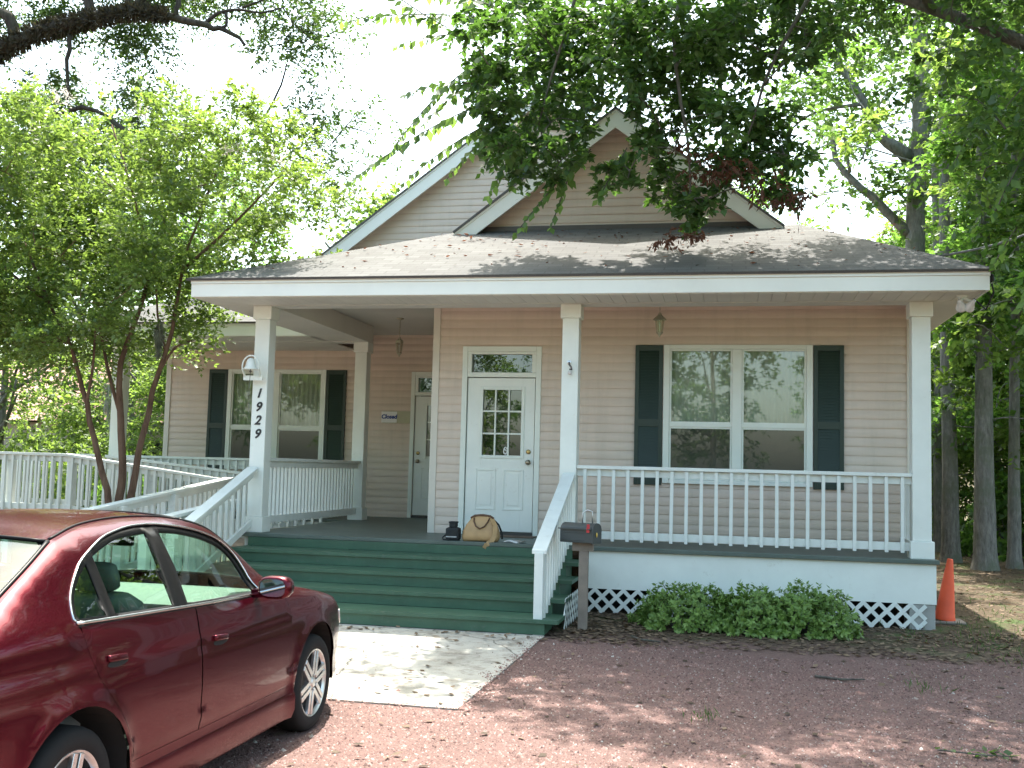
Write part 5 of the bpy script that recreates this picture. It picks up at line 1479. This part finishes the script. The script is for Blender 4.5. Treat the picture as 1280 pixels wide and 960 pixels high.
# long free sprays reaching left, leaves in rows along drooping shoots
ex = []; shoots = []
def shoot(p, q, sag, n, ln=.15, wd=.085):
    n = int(n*.62)
    p = np.array(p, float); q = np.array(q, float)
    t = np.linspace(.05, 1, n); P = p+(q-p)*t[:, None]; P[:, 2] -= sag*(t-t*t)*2
    D0 = np.gradient(P, axis=0); D0 = unit(D0)
    sd = unit(np.cross(D0, np.array([0, 0, 1.0])+rg.normal(0, .1, 3)))
    for s in (1, -1):
        D = D0*.5+sd*s*.6+rg.normal(0, .38, (n, 3)); D[:, 2] -= .65
        sc = rg.uniform(.75, 1.2, n)*np.linspace(1.1, .7, n)
        ex.append(leaf_quads(P, D, np.array([.1, -.9, .5])+rg.normal(0, .35, (n, 3)), ln*sc, wd*sc))
    shoots.append([tuple(p)]+[tuple(x) for x in P[::4]]+[tuple(P[-1])])
for p, q, sag, n in [((3.0, -1.1, 6.75), (1.30, -1.0, 6.86), -.12, 40), ((3.1, -1.0, 6.6), (1.9, -.9, 6.55), -.12, 26), ((3.2, -1.2, 6.3), (2.10, -1.3, 5.20), -.25, 40), ((3.2, -1.0, 6.1), (2.3, -.8, 5.65), -.2, 30),
                     ((3.3, -.9, 5.9), (1.42, -.8, 4.98), -.22, 50), ((3.3, -.8, 5.7), (1.95, -.6, 4.95), -.18, 36), ((3.2, -1.2, 5.9), (2.15, -1.1, 5.9), -.15, 26), ((3.3, -.9, 5.6), (2.6, -.8, 4.98), -.1, 22),
                     ((4.3, -1.0, 5.2), (3.50, -1.1, 4.25), -.1, 30), ((4.7, -1.0, 5.2), (4.40, -1.1, 4.60), 0, 18), ((4.1, -.9, 5.1), (3.85, -.9, 4.35), 0, 18), ((3.5, -1.0, 5.4), (3.15, -1.0, 4.70), 0, 20),
                     ((2.6, -1.0, 6.7), (1.7, -1.3, 7.3), .1, 26), ((3.1, -1.1, 6.9), (2.2, -1.0, 7.1), -.1, 26),
                     ((8.4, -1.6, 5.4), (7.95, -1.7, 4.7), -.1, 24), ((8.7, -1.6, 4.9), (8.3, -1.8, 4.2), -.1, 22), ((8.8, -1.5, 4.4), (8.35, -1.5, 3.75), -.1, 22), ((8.95, -1.5, 3.9), (8.6, -1.5, 3.3), -.1, 20), ((9.0, -1.4, 3.5), (8.62, -1.5, 3.1), -.05, 16)]:
    shoot(p, q, sag, n)
sm_ = MB()
for q in shoots: sm_.tube(q, [.007]*(len(q)-1)+[.002], 4, False)
yt = make_tree('shade_tree', 'broad leaved shade tree with dark branches hanging over the porch roof and yard', 'tree', (12.6, -2.5, -.03), tr, lb, cl, M['bark_dark'], M['leaf_elm'], .105, .064, rg, K=12, tl=.85, droop=.35, hang=.35, conn=.010, extra=[(np.concatenate(ex), M['leaf_shoot_backlit']), (sm_.quads(), M['bark_dark'])])
dead, _ = clump_leaves(rg, [(5.49, -1.15, 4.83, 0.2, 90), (5.67, -1.15, 4.96, 0.21, 110), (5.93, -1.15, 4.9, 0.23, 120), (6.15, -1.15, 4.72, 0.21, 120), (6.37, -1.15, 4.56, 0.2, 110), (6.53, -1.15, 4.57, 0.16, 80), (5.32, -1.15, 4.16, 0.16, 80), (5.12, -1.15, 4.14, 0.12, 50), (5.52, -1.15, 4.18, 0.13, 50), (5.4, -1.15, 5.12, 0.18, 70)], .085, .03, 10, .8, .7, .9)
quads_obj('dead_leaves', dead, M['leaf_dead'], yt)

# --- crape myrtle by the ramp
rg = np.random.default_rng(11)
def cm(px, py): return (-2.2+(px-150)*.0105, 1.08+(625-py)*.0101)
def stem(pts, r0, r1, y0=.5, dy=0.0):
    return ([(*(lambda q: (q[0], y0+dy*i, q[1]))(cm(*p)),) for i, p in enumerate(pts)], r0, r1)
trunk = ([(-2.19, .5, -.05), (-2.20, .5, .5), (-2.20, .5, .95), (-2.17, .5, 1.4), (-2.22, .5, 2.0), (-2.30, .52, 2.6), (-2.28, .55, 3.1), (-2.12, .6, 3.6), (-2.0, .65, 4.3), (-1.8, .7, 5.2)], .075, .02)
lb = [([(-2.21, .48, .55), (-2.33, .40, 1.2), (-2.52, .32, 1.9), (-2.68, .25, 2.55), (-2.85, .2, 3.1), (-3.15, .1, 3.7), (-3.5, 0, 4.5)], .055, .015),
      ([(-2.18, .52, .55), (-2.05, .55, 1.2), (-1.92, .55, 2.0), (-1.78, .6, 2.8), (-1.60, .6, 3.4), (-1.50, .6, 4.2), (-1.2, .6, 5.2)], .06, .015),
      ([(-1.78, .6, 2.8), (-1.55, .6, 3.15), (-1.30, .6, 3.25)], .022, .012), ([(-1.68, .6, 3.1), (-1.80, .55, 3.6), (-1.85, .5, 4.3)], .022, .01),
      ([(-2.25, .52, 2.2), (-2.55, .6, 2.9), (-2.75, .65, 3.6), (-2.9, .7, 4.5)], .03, .012), ([(-2.62, .28, 2.3), (-2.5, .2, 3.0), (-2.45, .1, 3.8)], .025, .01),
      ([(-1.50, .6, 4.2), (-.8, .7, 4.9), (-.1, .7, 5.6)], .03, .01), ([(-2.0, .65, 4.3), (-2.2, .4, 5.3), (-2.5, .3, 6.2)], .025, .01), ([(-1.2, .6, 5.2), (-.9, .5, 5.9), (-.8, .5, 6.5)], .02, .008),
      ([(-3.15, .1, 3.7), (-3.9, -.1, 4.3), (-4.5, -.2, 5.2)], .025, .01)]
poly = [(-110, 90), (30, 95), (70, 100), (130, 190), (190, 150), (245, 85), (300, 100), (335, 95), (375, 140), (415, 170), (415, 225), (385, 300), (330, 330), (285, 330), (245, 345), (215, 400), (165, 430), (110, 430), (40, 425), (-110, 440)]
def inpoly(P, x, y): return (lambda r: r)(sum(((P[i][1] > y) != (P[i-1][1] > y)) and (x < (P[i-1][0]-P[i][0])*(y-P[i][1])/(P[i-1][1]-P[i][1])+P[i][0]) for i in range(len(P))) % 2 == 1)
cl = []
while len(cl) < 300:
    px, py = rg.uniform(-110, 420), rg.uniform(80, 440)
    if not inpoly(poly, px, py): continue
    if px > 170 and py < 300 and rg.uniform() < .35: continue
    x, z = cm(px, py); cl.append((x, rg.uniform(-1.0, 1.9), z, rg.uniform(.26, .46), int(rg.uniform(200, 380))))
for px, py in ((225, 400), (245, 430), (150, 350), (90, 440), (60, 450), (20, 455), (215, 380)):
    x, z = cm(px, py); cl.append((x, .5, z, .22, 60))
cmt = make_tree('crape_myrtle', 'multi stemmed crape myrtle with pale blossom growing beside the ramp railing', 'tree', (-2.19, .5, 0), trunk, lb, cl, M['bark_crape'], M['leaf_crape'], .078, .045, rg, K=12, tl=.85, droop=.2, hang=.1, conn=.007, flare=False)
fl, _ = clump_leaves(rg, [(*(lambda q: (q[0], rg.uniform(-.6, .6), q[1]))(cm(px, py)), .15, 150) for px, py in ((62, 85), (85, 100), (122, 75), (208, 182), (345, 170), (330, 185), (30, 130), (150, 95), (262, 130))], .028, .024, 10, .8, 0, 0)
quads_obj('blossom', fl, M['flower'], cmt)

# --- live oak behind the ramp on the far left
rg = np.random.default_rng(21)
def ok(px, py): return (-9.70+(px-0)*.01877, 10.53+(55-py)*.0176)
P = lambda pts, dy=0: [(ok(*p)[0], 7+dy*i, ok(*p)[1]) for i, p in enumerate(pts)]
trunk = ([(-9.75, 7, -.1), (-9.75, 7, 2), (-9.8, 7, 4.5), (-10.2, 7, 7.0), (-10.6, 7, 9.5), (-11, 7.2, 12)], .52, .22)
lb = [(P([(-35, 95), (0, 62), (45, 45), (90, 35), (130, 30), (165, 25), (205, 32), (240, 45), (268, 52), (290, 62), (305, 75)], 0), .205, .03),
      (P([(165, 25), (185, 5), (215, -5), (222, 20), (218, 35)]), .09, .05), (P([(110, 32), (112, 12), (100, -15)]), .13, .09), (P([(160, 27), (160, 5), (155, -20)]), .07, .05),
      (P([(20, 50), (10, 25), (-15, 5)]), .15, .1), (P([(255, 47), (268, 35), (290, 30), (320, 35), (345, 30)], .03), .05, .015), (P([(268, 52), (282, 50), (280, 35)]), .04, .03),
      (P([(300, 30), (330, 20), (370, 5)]), .03, .012), (P([(-20, 110), (40, 150), (110, 140), (150, 160)]), .10, .03), (P([(90, 50), (88, 80), (92, 130)]), .06, .03),
      (P([(150, 160), (240, 215), (300, 220), (350, 150), (365, 110)], -.1), .05, .015), (P([(-20, 140), (60, 220), (160, 260), (250, 290)], -.2), .12, .03)]
cl = []
for (x0, y0, x1, y1, n, nl) in ((-60, -60, 110, 130, 16, 260), (0, -60, 180, 10, 9, 200), (230, -40, 370, 22, 9, 100), (290, 15, 360, 45, 6, 80), (345, 30, 390, 55, 3, 40), (90, 80, 160, 180, 4, 110), (-60, 120, 60, 320, 20, 300), (340, 80, 410, 150, 6, 90), (300, 130, 400, 230, 8, 90), (100, 150, 300, 330, 16, 150), (-60, -160, 320, -60, 30, 300)):
    for k in range(n):
        q = ok(rg.uniform(x0, x1), rg.uniform(y0, y1)); cl.append((q[0], 8.0+abs(rg.normal(0, 1.2)), q[1], rg.uniform(.5, .85), int(2.2*nl*rg.uniform(.7, 1.3))))
oak = make_tree('live_oak', 'old live oak with a thick mossy limb reaching over from the left', 'tree', (-9.75, 7, 0), trunk, lb, cl, M['bark_oak'], M['leaf_oak'], .13, .06, rg, K=12, tl=.9, conn=.013)
# furry ferns on the limb
N_ = 2600; t = rg.uniform(0, .62, N_); LP = np.array(lb[0][0]); idx = t*(len(LP)-1); i0 = idx.astype(int); Q = LP[i0]+(LP[np.minimum(i0+1, len(LP)-1)]-LP[i0])*(idx-i0)[:, None]
rr = .205-.17*t; a = rg.uniform(0, 2*math.pi, N_); off = np.stack([np.zeros(N_), np.cos(a), np.sin(a)], 1)*rr[:, None]
quads_obj('fern', leaf_quads(Q+off*.9, off+rg.normal(0, .12, (N_, 3)), rg.normal(0, 1, (N_, 3)), np.full(N_, .16), np.full(N_, .05)), leaf('limb_fern', (.025, .022, .014), (.075, .062, .04), (.07, .065, .03), .25, .8), oak)
# grey moss hanging from the oak and the crape myrtle
def moss(x, y, z, ln, wd, label):
    t = thing('spanish_moss', (x, y, z), label, 'moss', 'hanging grey moss'); n = 420
    u = rg.uniform(0, 1, n); w = wd*np.sin(np.clip(u*1.0+.08, 0, 1)*math.pi)**.6
    P = np.stack([x+rg.normal(0, 1, n)*w*.5, y+rg.normal(0, 1, n)*w*.5, z-u*ln*.85], 1)
    D = np.array([0, 0, -1.0])+rg.normal(0, .22, (n, 3))
    quads_obj('strands', leaf_quads(P, D, rg.normal(0, 1, (n, 3)), np.full(n, .22)*ln, np.full(n, .016)), M['moss'], t)
moss(-6.0, 6.2, 3.3, 1.15, .16, 'clump of grey moss hanging low between the crape myrtle and the left tree trunk')
moss(-1.76, .55, 3.55, .55, .05, 'thin strand of grey moss hanging from the right stem of the crape myrtle')

# --- tall grey trees behind the right corner
rg = np.random.default_rng(31)
def tall(x, y, r, h, lean, label, lbs, cl, group='tall trees behind the right corner', leafm='leaf_gum', barkm='bark_grey', ln=.19, wd=.12):
    tp = [(x, y, -.1), (x+lean*.3, y, h*.3), (x+lean*.6, y, h*.6), (x+lean, y, h)]
    return make_tree('tall_tree', label, 'tree', (x, y, 0), (tp, r, r*.45), lbs, cl, M[barkm], M[leafm], ln, wd, rg, group, K=12, conn=.014)
cl = []
for k in range(105):
    x = rg.uniform(6.8, 14.5); z = rg.uniform(8.4, 17.5)
    if x < 9.4 and z < 9.2: continue
    cl.append((x, 16+rg.normal(0, 1.6), z, rg.uniform(.6, 1.05), int(rg.uniform(120, 240))))
tall(10.35, 16, .36, 18, .5, 'big grey barked tree with forking limbs rising behind the roof', [([(10.4, 16, 10.0), (9.6, 15.8, 10.7), (8.95, 15.7, 12.0), (8.2, 15.6, 13.0)], .20, .06), ([(10.38, 16, 8.0), (9.5, 16, 8.9), (8.6, 16, 10.0), (8.45, 16, 11.0)], .16, .05), ([(8.9, 15.8, 9.6), (8.7, 15.6, 10.8)], .05, .03), ([(9.2, 15.7, 11.4), (8.0, 15.6, 11.2), (7.2, 15.6, 10.6)], .06, .02), ([(10.5, 16, 12), (11.6, 16, 13.4), (12.6, 16, 15)], .14, .05)], cl)
for x, y, r, h, lean, lab_, n in ((10.50, 8.6, .195, 13, .05, 'dark thick trunked tree nearest the cone and porch corner', 46), (10.22, 10.2, .17, 13, -.12, 'slimmer grey trunk just left of the thickest trunk beside the house', 34),
                            (11.15, 9.2, .12, 12, .15, 'slender pale trunk at the right edge behind the thickest trunk', 30), (10.7, 13.5, .20, 10, -.1, 'grey trunk half hidden by the right corner post', 30), (12.6, 12.5, .2, 14, .2, 'grey trunk farthest right among the trees', 34)):
    cl = []
    for k in range(n):
        z = rg.uniform(2.6, 12); w = 1.0+1.2*(z/12)
        cl.append((x+rg.normal(0, w)+.5, y+rg.normal(0, w), z, rg.uniform(.4, .75), int(rg.uniform(160, 300))))
    for k in range(n):
        z = rg.uniform(4.2, 11.5); cl.append((x+rg.normal(.4, 1.1), y-rg.uniform(.6, 2.4), z, rg.uniform(.4, .7), int(rg.uniform(150, 260))))
    cl = [c for c in cl if not (c[0] < 9.6 and c[2] < 7.5) and not (c[2] > 5.5 and abs(c[0]-(5.8+4.56*(c[1]+12.3)/28.3)) < .62)]
    tall(x, y, r, h, lean, lab_, [], cl, ln=.15, wd=.095, leafm='leaf_wood' if r < .18 else 'leaf_bright', barkm='bark_grey')

# --- woodland behind: a few prototypes, copied
rg = np.random.default_rng(41)
def proto(h, w, nc, leafm, ln, seed, low=.25, per=210):
    r_ = np.random.default_rng(seed)
    cl = []
    for k in range(nc):
        z = h*(low+(1-low)*r_.uniform(0, 1)); ww = w*math.sin(min(1, (z/h-low)/(1-low)*.85+.15)*math.pi)**.7
        a = r_.uniform(0, 2*math.pi); q = ww*r_.uniform(.2, 1)**.6
        cl.append((q*math.cos(a), q*math.sin(a), z, r_.uniform(.6, 1.1), int(per*r_.uniform(.6, 1.4))))
    tp = [(0, 0, -.3), (.1, .05, h*.3), (-.1, .1, h*.6), (.1, 0, h*.92)]
    lbs = []
    for k in range(7):
        z0 = h*r_.uniform(.25, .7); a = r_.uniform(0, 2*math.pi); l = w*r_.uniform(.5, .9)
        lbs.append(([(0, 0, z0), (l*.5*math.cos(a), l*.5*math.sin(a), z0+.3*l), (l*math.cos(a), l*math.sin(a), z0+.8*l)], .09, .03))
    return make_tree('woodland_tree', 'x', 'tree', (0, 0, 0), (tp, .22, .06), lbs, cl, M['bark_grey'], M[leafm], ln, ln*.62, r_, 'woodland trees behind the house', K=12, conn=.014)
protos = [proto(13, 3.4, 85, 'leaf_wood', .20, 1), proto(11, 3.0, 75, 'leaf_bright', .20, 2), proto(15, 4.0, 95, 'leaf_gum', .22, 3, .2), proto(7.5, 2.9, 75, 'leaf_bright', .17, 4, .06)]
PL = [  # prototype, x, y, scale, label
    (0, 13.5, 19, 1.0, 'mid green woodland tree directly right of the big grey tree'), (1, 16.0, 15, 1.05, 'bright leafy tree at the right edge of the picture'), (3, 12.4, 16.5, 1.05, 'low bushy tree filling the gap behind the grey trunks'),
    (3, 15.2, 12, .95, 'low bushy tree behind the trunks at the far right edge'), (2, 17.5, 24, 1.1, 'tall pale green tree far behind the right hand trunks'), (1, 11.8, 24, .9, 'bright tree seen far back beside the right house wall'),
    (0, 6.8, 27, .95, 'tree top showing behind the peak of the front gable'), (2, 2.6, 31, .62, 'distant tree showing faintly behind the roof between the gables'), (3, -1.5, 19, .95, 'small tree top behind the left end of the rear gable'),
    (1, -5.2, 20, .98, 'bright tree behind the left porch roof'), (0, -9.5, 17, .82, 'green tree behind the crape myrtle'), (3, -7.6, 11.5, .62, 'bright bushy tree between the left porch post and the house wall'),
    (2, -15.5, 21, .9, 'tall pale tree at the far left edge'), (3, -13, 12, .8, 'bushy tree just right of the live oak trunk'), (3, -10.6, 14.5, .75, 'leafy bush tree seen through the crape myrtle stems'), (3, 9.6, 19.5, .85, 'leafy low tree beyond the right wall of the house'),
    (3, 10.9, 15.5, .8, 'bushy tree low between the thick trunk and the house wall'), (3, 13.8, 14.2, .85, 'bushy tree low behind the slender pale trunk'), (3, 12.2, 20.5, .95, 'second row bushy tree behind the right trunks'),
    (3, 17.0, 18.0, 1.05, 'broad bushy tree at the far right behind the others'), (1, 13.2, 27, 1.0, 'bright tree top deep behind the bushy trees on the right'),
    (3, 18.5, 9.5, 1.0, 'spreading tree out past the right edge of the yard'), (1, 20, 20, 1.2, 'bright tall tree deep in the right hand wood')]
used = set()
for k, x, y, s, lab_ in PL:
    o = protos[k] if k not in used else copy_tree(protos[k]); used.add(k)
    o.location = (x, y, -.05); o.rotation_euler = (0, 0, rg.uniform(0, 6.28)); o.scale = (s, s, s*rg.uniform(.95, 1.05)); o['label'] = lab_
# trees across the street, seen in the panes and paintwork
XS = [(-26, 0), (-17, 2), (-9, 1), (-2, 0), (5, 2), (12, 0), (20, 1), (29, 2)]
for i, (x, k) in enumerate(XS):
    o = copy_tree(protos[k]); o.location = (x, -40-2.5*(i % 3), -.15); s = rg.uniform(.85, 1.15); o.scale = (s, s, s); o.rotation_euler = (0, 0, rg.uniform(0, 6.28))
    o['label'] = 'leafy tree across the street, reflected in the window panes'; o['group'] = 'trees across the street'

# --- shrubs at the foot of the porch
rg = np.random.default_rng(51)
def shrub(x, y, rx, ry, h, n, label, leafm='leaf_azalea', ln=.055, wd=.026, group='azalea shrubs below the porch railing', name='azalea_shrub', cat='shrub', zb=0.0):
    t = thing(name, (x, y, zb), label, cat, group)
    lump = [(rg.uniform(-.7, .7), rg.uniform(-.6, .6), rg.uniform(.35, .9)) for _ in range(9)]
    T = n//9
    a = rg.uniform(0, 2*math.pi, T); ph = np.arccos(rg.uniform(-.15, 1, T)); q = rg.uniform(.72, 1.0, T)
    lum = 1+.10*np.sin(3*a+x*7)+.08*np.sin(5*a+ph*4+x)+.05*np.sin(9*a-ph*6)
    P = np.stack([x+rx*q*lum*np.sin(ph)*np.cos(a), y+ry*q*lum*np.sin(ph)*np.sin(a), zb+.03+h*q*lum*np.maximum(.02, np.cos(ph))], 1)
    nrm = unit(np.stack([np.sin(ph)*np.cos(a)/rx, np.sin(ph)*np.sin(a)/ry, np.cos(ph)/h+.25], 1)+rg.normal(0, .35, (T, 3)))
    V = []
    for k in range(9):      # whorl of leaves at each shoot tip
        b = unit(rg.normal(0, 1, (T, 3))); side = unit(np.cross(nrm, b)); D = nrm*.45+side*.85
        sc = rg.uniform(.7, 1.2, T); V.append(leaf_quads(P+nrm*rg.uniform(-.05, .015, (T, 1)), D, nrm+.3*b, ln*sc, wd*sc))
    quads_obj('leaves', np.concatenate(V), M[leafm], t)
    mb = MB()
    for k in range(26):
        i = int(rg.integers(T)); e = P[i]; mb.tube([(x+rg.normal(0, .06), y+rg.normal(0, .05), zb-.02), tuple((e+np.array([x, y, zb]))/2+rg.normal(0, .03, 3)), tuple(e)], [.010, .007, .003], 5, False)
    mb.build('stem', M['bark_dark'], t)
    return t
shrub(5.42, -.88, .60, .46, .43, 6500, 'left azalea shrub of the row below the porch railing')
shrub(6.10, -.95, .42, .44, .44, 5000, 'middle azalea shrub of the row below the porch railing')
shrub(6.66, -.90, .50, .46, .47, 6200, 'right azalea shrub of the row, nearest the bare lattice')
# sunlit understorey on the left: stalky plants beyond the ramp
for i, (x, y, rx, h, lm, lab_) in enumerate(((-8.6, 9.0, 1.0, 1.9, 'leaf_bright', 'bright stalky shrub behind the ramp near the live oak trunk'), (-7.0, 8.6, .9, 1.5, 'leaf_wood', 'dark green shrub low behind the ramp railing'), (-5.6, 9.6, .8, 2.3, 'leaf_bright', 'bright shrub behind the left porch post'), (-4.9, 7.9, .5, 1.6, 'leaf_bright', 'yellow green shrub against the left house corner'), (-10.8, 10, 1.2, 2.2, 'leaf_bright', 'bright shrub at the left edge behind the oak'))):
    shrub(x, y, rx, rx*.9, h, 5200, lab_, lm, .15, .042, 'sunlit shrubs behind the ramp', 'garden_shrub')
for i, (x, y, rx, h, lab_) in enumerate(((9.0, 15.0, 1.3, 2.2, 'shady shrub beyond the cone against the house side'), (11.9, 12.2, 1.3, 2.0, 'low shrub behind the thickest right trunk'), (14.2, 11.0, 1.4, 2.4, 'leafy shrub at the right edge behind the trunks'))):
    shrub(x, y, rx, rx, h, 4200, lab_, 'leaf_wood', .16, .08, 'understorey shrubs on the right', 'woodland_shrub')

# --- neighbouring house far left
t = thing('neighbour_house', (-17.5, 24, 0), 'neighbouring house with a pinkish roof beyond the left shrubs', 'house')
mb = MB(); mb.box(-23, -12.5, 22, 28, -.1, 2.9); mb.build('wall', M['brick'], t)
mb = MB(); mb.prism([(21.4, 2.95), (28.6, 2.95), (25, 5.6)], 0, -23.5, -12.0); mb.build('roof', M['pinkroof'], t)
mb = MB()
for x in (-21, -17.5, -14.5): mb.box(x-.5, x+.5, 21.96, 22.0-.002, 1.0, 2.3)
mb.build('window', M['dark'], t)

# --- gravel, fallen leaves, tufts
rg = np.random.default_rng(61)
n = 150000
y = -2.0-rg.uniform(0, 1, n)**.75*0-(rg.beta(1.25, 1.0, n))*7.6; x = rg.uniform(-.6, 10.2, n)
ins = (x < 4.03+.0447*(y+1.95)) & (y > -4.86+.02*np.sin(x*3))
edg = (4.03+.0447*(y+1.95)-x < .10*np.abs(np.sin(y*2.3)+.6*np.sin(y*7.1))) | (y+4.86 < .16*np.abs(np.sin(x*1.9)+.5*np.sin(x*6.3)))
keep = ~(ins & ~(edg & (rg.uniform(0, 1, n) < .55)) & ~(rg.uniform(0, 1, n) < .012)) & ~((np.hypot((x-5)/6, 0) > 2)) & (y < -1.9+.45*np.sin(x*1.7)-.25*np.maximum(0, x-8))
x, y = x[keep], y[keep]; n = len(x)
s = rg.uniform(.004, .0118, n)*np.where(rg.uniform(0, 1, n) > .95, 1.9, 1.0); z = gz_np(y)+np.where((x < 4.06) & (y > -4.88) & (y < -1.95), .012, 0)
a0 = rg.uniform(0, 2*math.pi, n); base = []
for k in range(4):
    a = a0+k*math.pi/2+rg.normal(0, .25, n); r = s*rg.uniform(.75, 1.25, n)
    base.append(np.stack([x+r*np.cos(a), y+r*np.sin(a), z-.002+0*s], 1))
top = np.stack([x+rg.normal(0, .35, n)*s, y+rg.normal(0, .35, n)*s, z+s*rg.uniform(.55, 1.0, n)], 1)
V = np.stack(base+[top], 1).reshape(-1, 3)
idx = (np.arange(n)*5)[:, None]
Fq = np.concatenate([idx+np.array([[k, (k+1) % 4, 4]]) for k in range(4)], 0).astype(np.int32)
me = bpy.data.meshes.new('gravel'); me.vertices.add(len(V)); me.vertices.foreach_set('co', V.astype(np.float32).ravel())
me.loops.add(Fq.size); me.loops.foreach_set('vertex_index', Fq.ravel()); me.polygons.add(len(Fq))
me.polygons.foreach_set('loop_start', np.arange(0, Fq.size, 3, dtype=np.int32)); me.polygons.foreach_set('loop_total', np.full(len(Fq), 3, dtype=np.int32)); me.update(calc_edges=True)
me.materials.append(M['stone']); o = bpy.data.objects.new('gravel', me); COL.objects.link(o)
tag(o, 'loose red gravel stones covering the front yard', 'gravel', kind='stuff')
def lying(name, x, y, z, ln, wd, m, label, cat, tilt=.25):
    n = len(x); a = rg.uniform(0, 2*math.pi, n); D = np.stack([np.cos(a), np.sin(a), rg.normal(0, tilt*.5, n)], 1); Nn = np.array([0, 0, 1.0])+rg.normal(0, tilt, (n, 3)); sc = rg.uniform(.6, 1.3, n)
    o = quads_obj(name, leaf_quads(np.stack([x, y, z+.012], 1), D, Nn, ln*sc, wd*sc), m); tag(o, label, cat, kind='stuff')
X_ = []; Y_ = []
for (x0, x1, y0, y1, k) in ((4.2, 9.2, -2.1, -.1, 2600), (4.05, 5.2, -2.2, -.4, 700), (8.1, 15, -2.0, 12, 6500), (0.6, 4.0, -2.35, -2.0, 60), (1.5, 4.0, -4.5, -2.3, 22), (3, 10, -8, -2, 420), (-12, -1.5, -1.5, 14, 2500)):
    X_.append(rg.uniform(x0, x1, k)); Y_.append(rg.uniform(y0, y1, k))
X_ = np.concatenate(X_); Y_ = np.concatenate(Y_); Z_ = gz_np(Y_)+np.where((X_ < 4.0) & (X_ > -1.6) & (Y_ < -1.95) & (Y_ > -4.8), .012, 0)
k = ~((X_ > -4.4) & (X_ < 8.1) & (Y_ > -.05)); lying('leaf_litter', X_[k], Y_[k], Z_[k], .07, .035, M['litter'], 'dry fallen leaves scattered over the soil and gravel', 'leaves')
# dry bits on the roof
xr = rg.uniform(0, 8, 260); ur = rg.uniform(0, 1, 260)**.6; yr = -.6+2.6*ur; zr = 3.87+(5.03-3.852)/2.85*(yr+.73)
k = (xr > ur*2.2-.4); lying('roof_debris', xr[k], yr[k], zr[k]-.012, .07, .03, M['leaf_dead'], 'dry twigs and leaves lying on the shingles', 'leaves', .3)
gx_ = []; 
for (cx_, cy_, k, r_) in ((9.0, 1.2, 260, .8), (8.6, -.6, 200, .5), (10, 4, 300, 1.2), (7.8, -5.3, 40, .12), (5.7, -4.6, 30, .08), (9.4, -2.4, 160, .6), (8.4, -1.4, 120, .4), (7.4, -3.2, 30, .12)):
    gx_.append(np.stack([cx_+rg.normal(0, r_, k), cy_+rg.normal(0, r_, k)], 1))
G = np.concatenate(gx_); n = len(G); P = np.stack([G[:, 0], G[:, 1], gz_np(G[:, 1])], 1)
o = quads_obj('grass', leaf_quads(P, np.array([0, 0, 1.0])+rg.normal(0, .5, (n, 3)), rg.normal(0, 1, (n, 3)), rg.uniform(.04, .11, n), np.full(n, .008)), M['grass']); tag(o, 'sparse grass blades poking through the gravel and soil', 'grass', kind='stuff')
# a stick and a green sprig fallen on the gravel
for nm, pts, lab_ in (('stick', [(4.9, -1.75), (5.0, -1.9), (5.2, -1.95)], 'small dark stick on the leaf litter beside the mailbox post'), ('stick', [(6.55, -3.05), (6.75, -3.12), (6.95, -3.06)], 'short dark stick lying on the gravel before the shrubs'),):
    mb = MB(); mb.tube([(a, b, gz(a, b)+.018) for a, b in pts], [.013, .011, .006], 6); st = mb.build(nm, M['bark_dark'], None, True); tag(st, lab_, 'stick')
t = thing('fallen_sprig', (7.35, -5.1, -.12), 'small leafy green sprig fallen on the gravel at lower right', 'sprig')
mb = MB(); mb.tube([(7.15, -5.05, -.09), (7.4, -5.12, -.085), (7.62, -5.08, -.09)], [.006, .005, .003], 5); mb.build('twig', M['bark_dark'], t)
V = twig_leaves(rg, np.array([[7.15, -5.05, -.085], [7.3, -5.1, -.085]]), unit(np.array([[1, -.1, .02], [.9, .3, .02]])), np.array([.45, .3]), 12, .07, .04, 0, 0)
quads_obj('leaves', V, M['leaf_elm'], t)
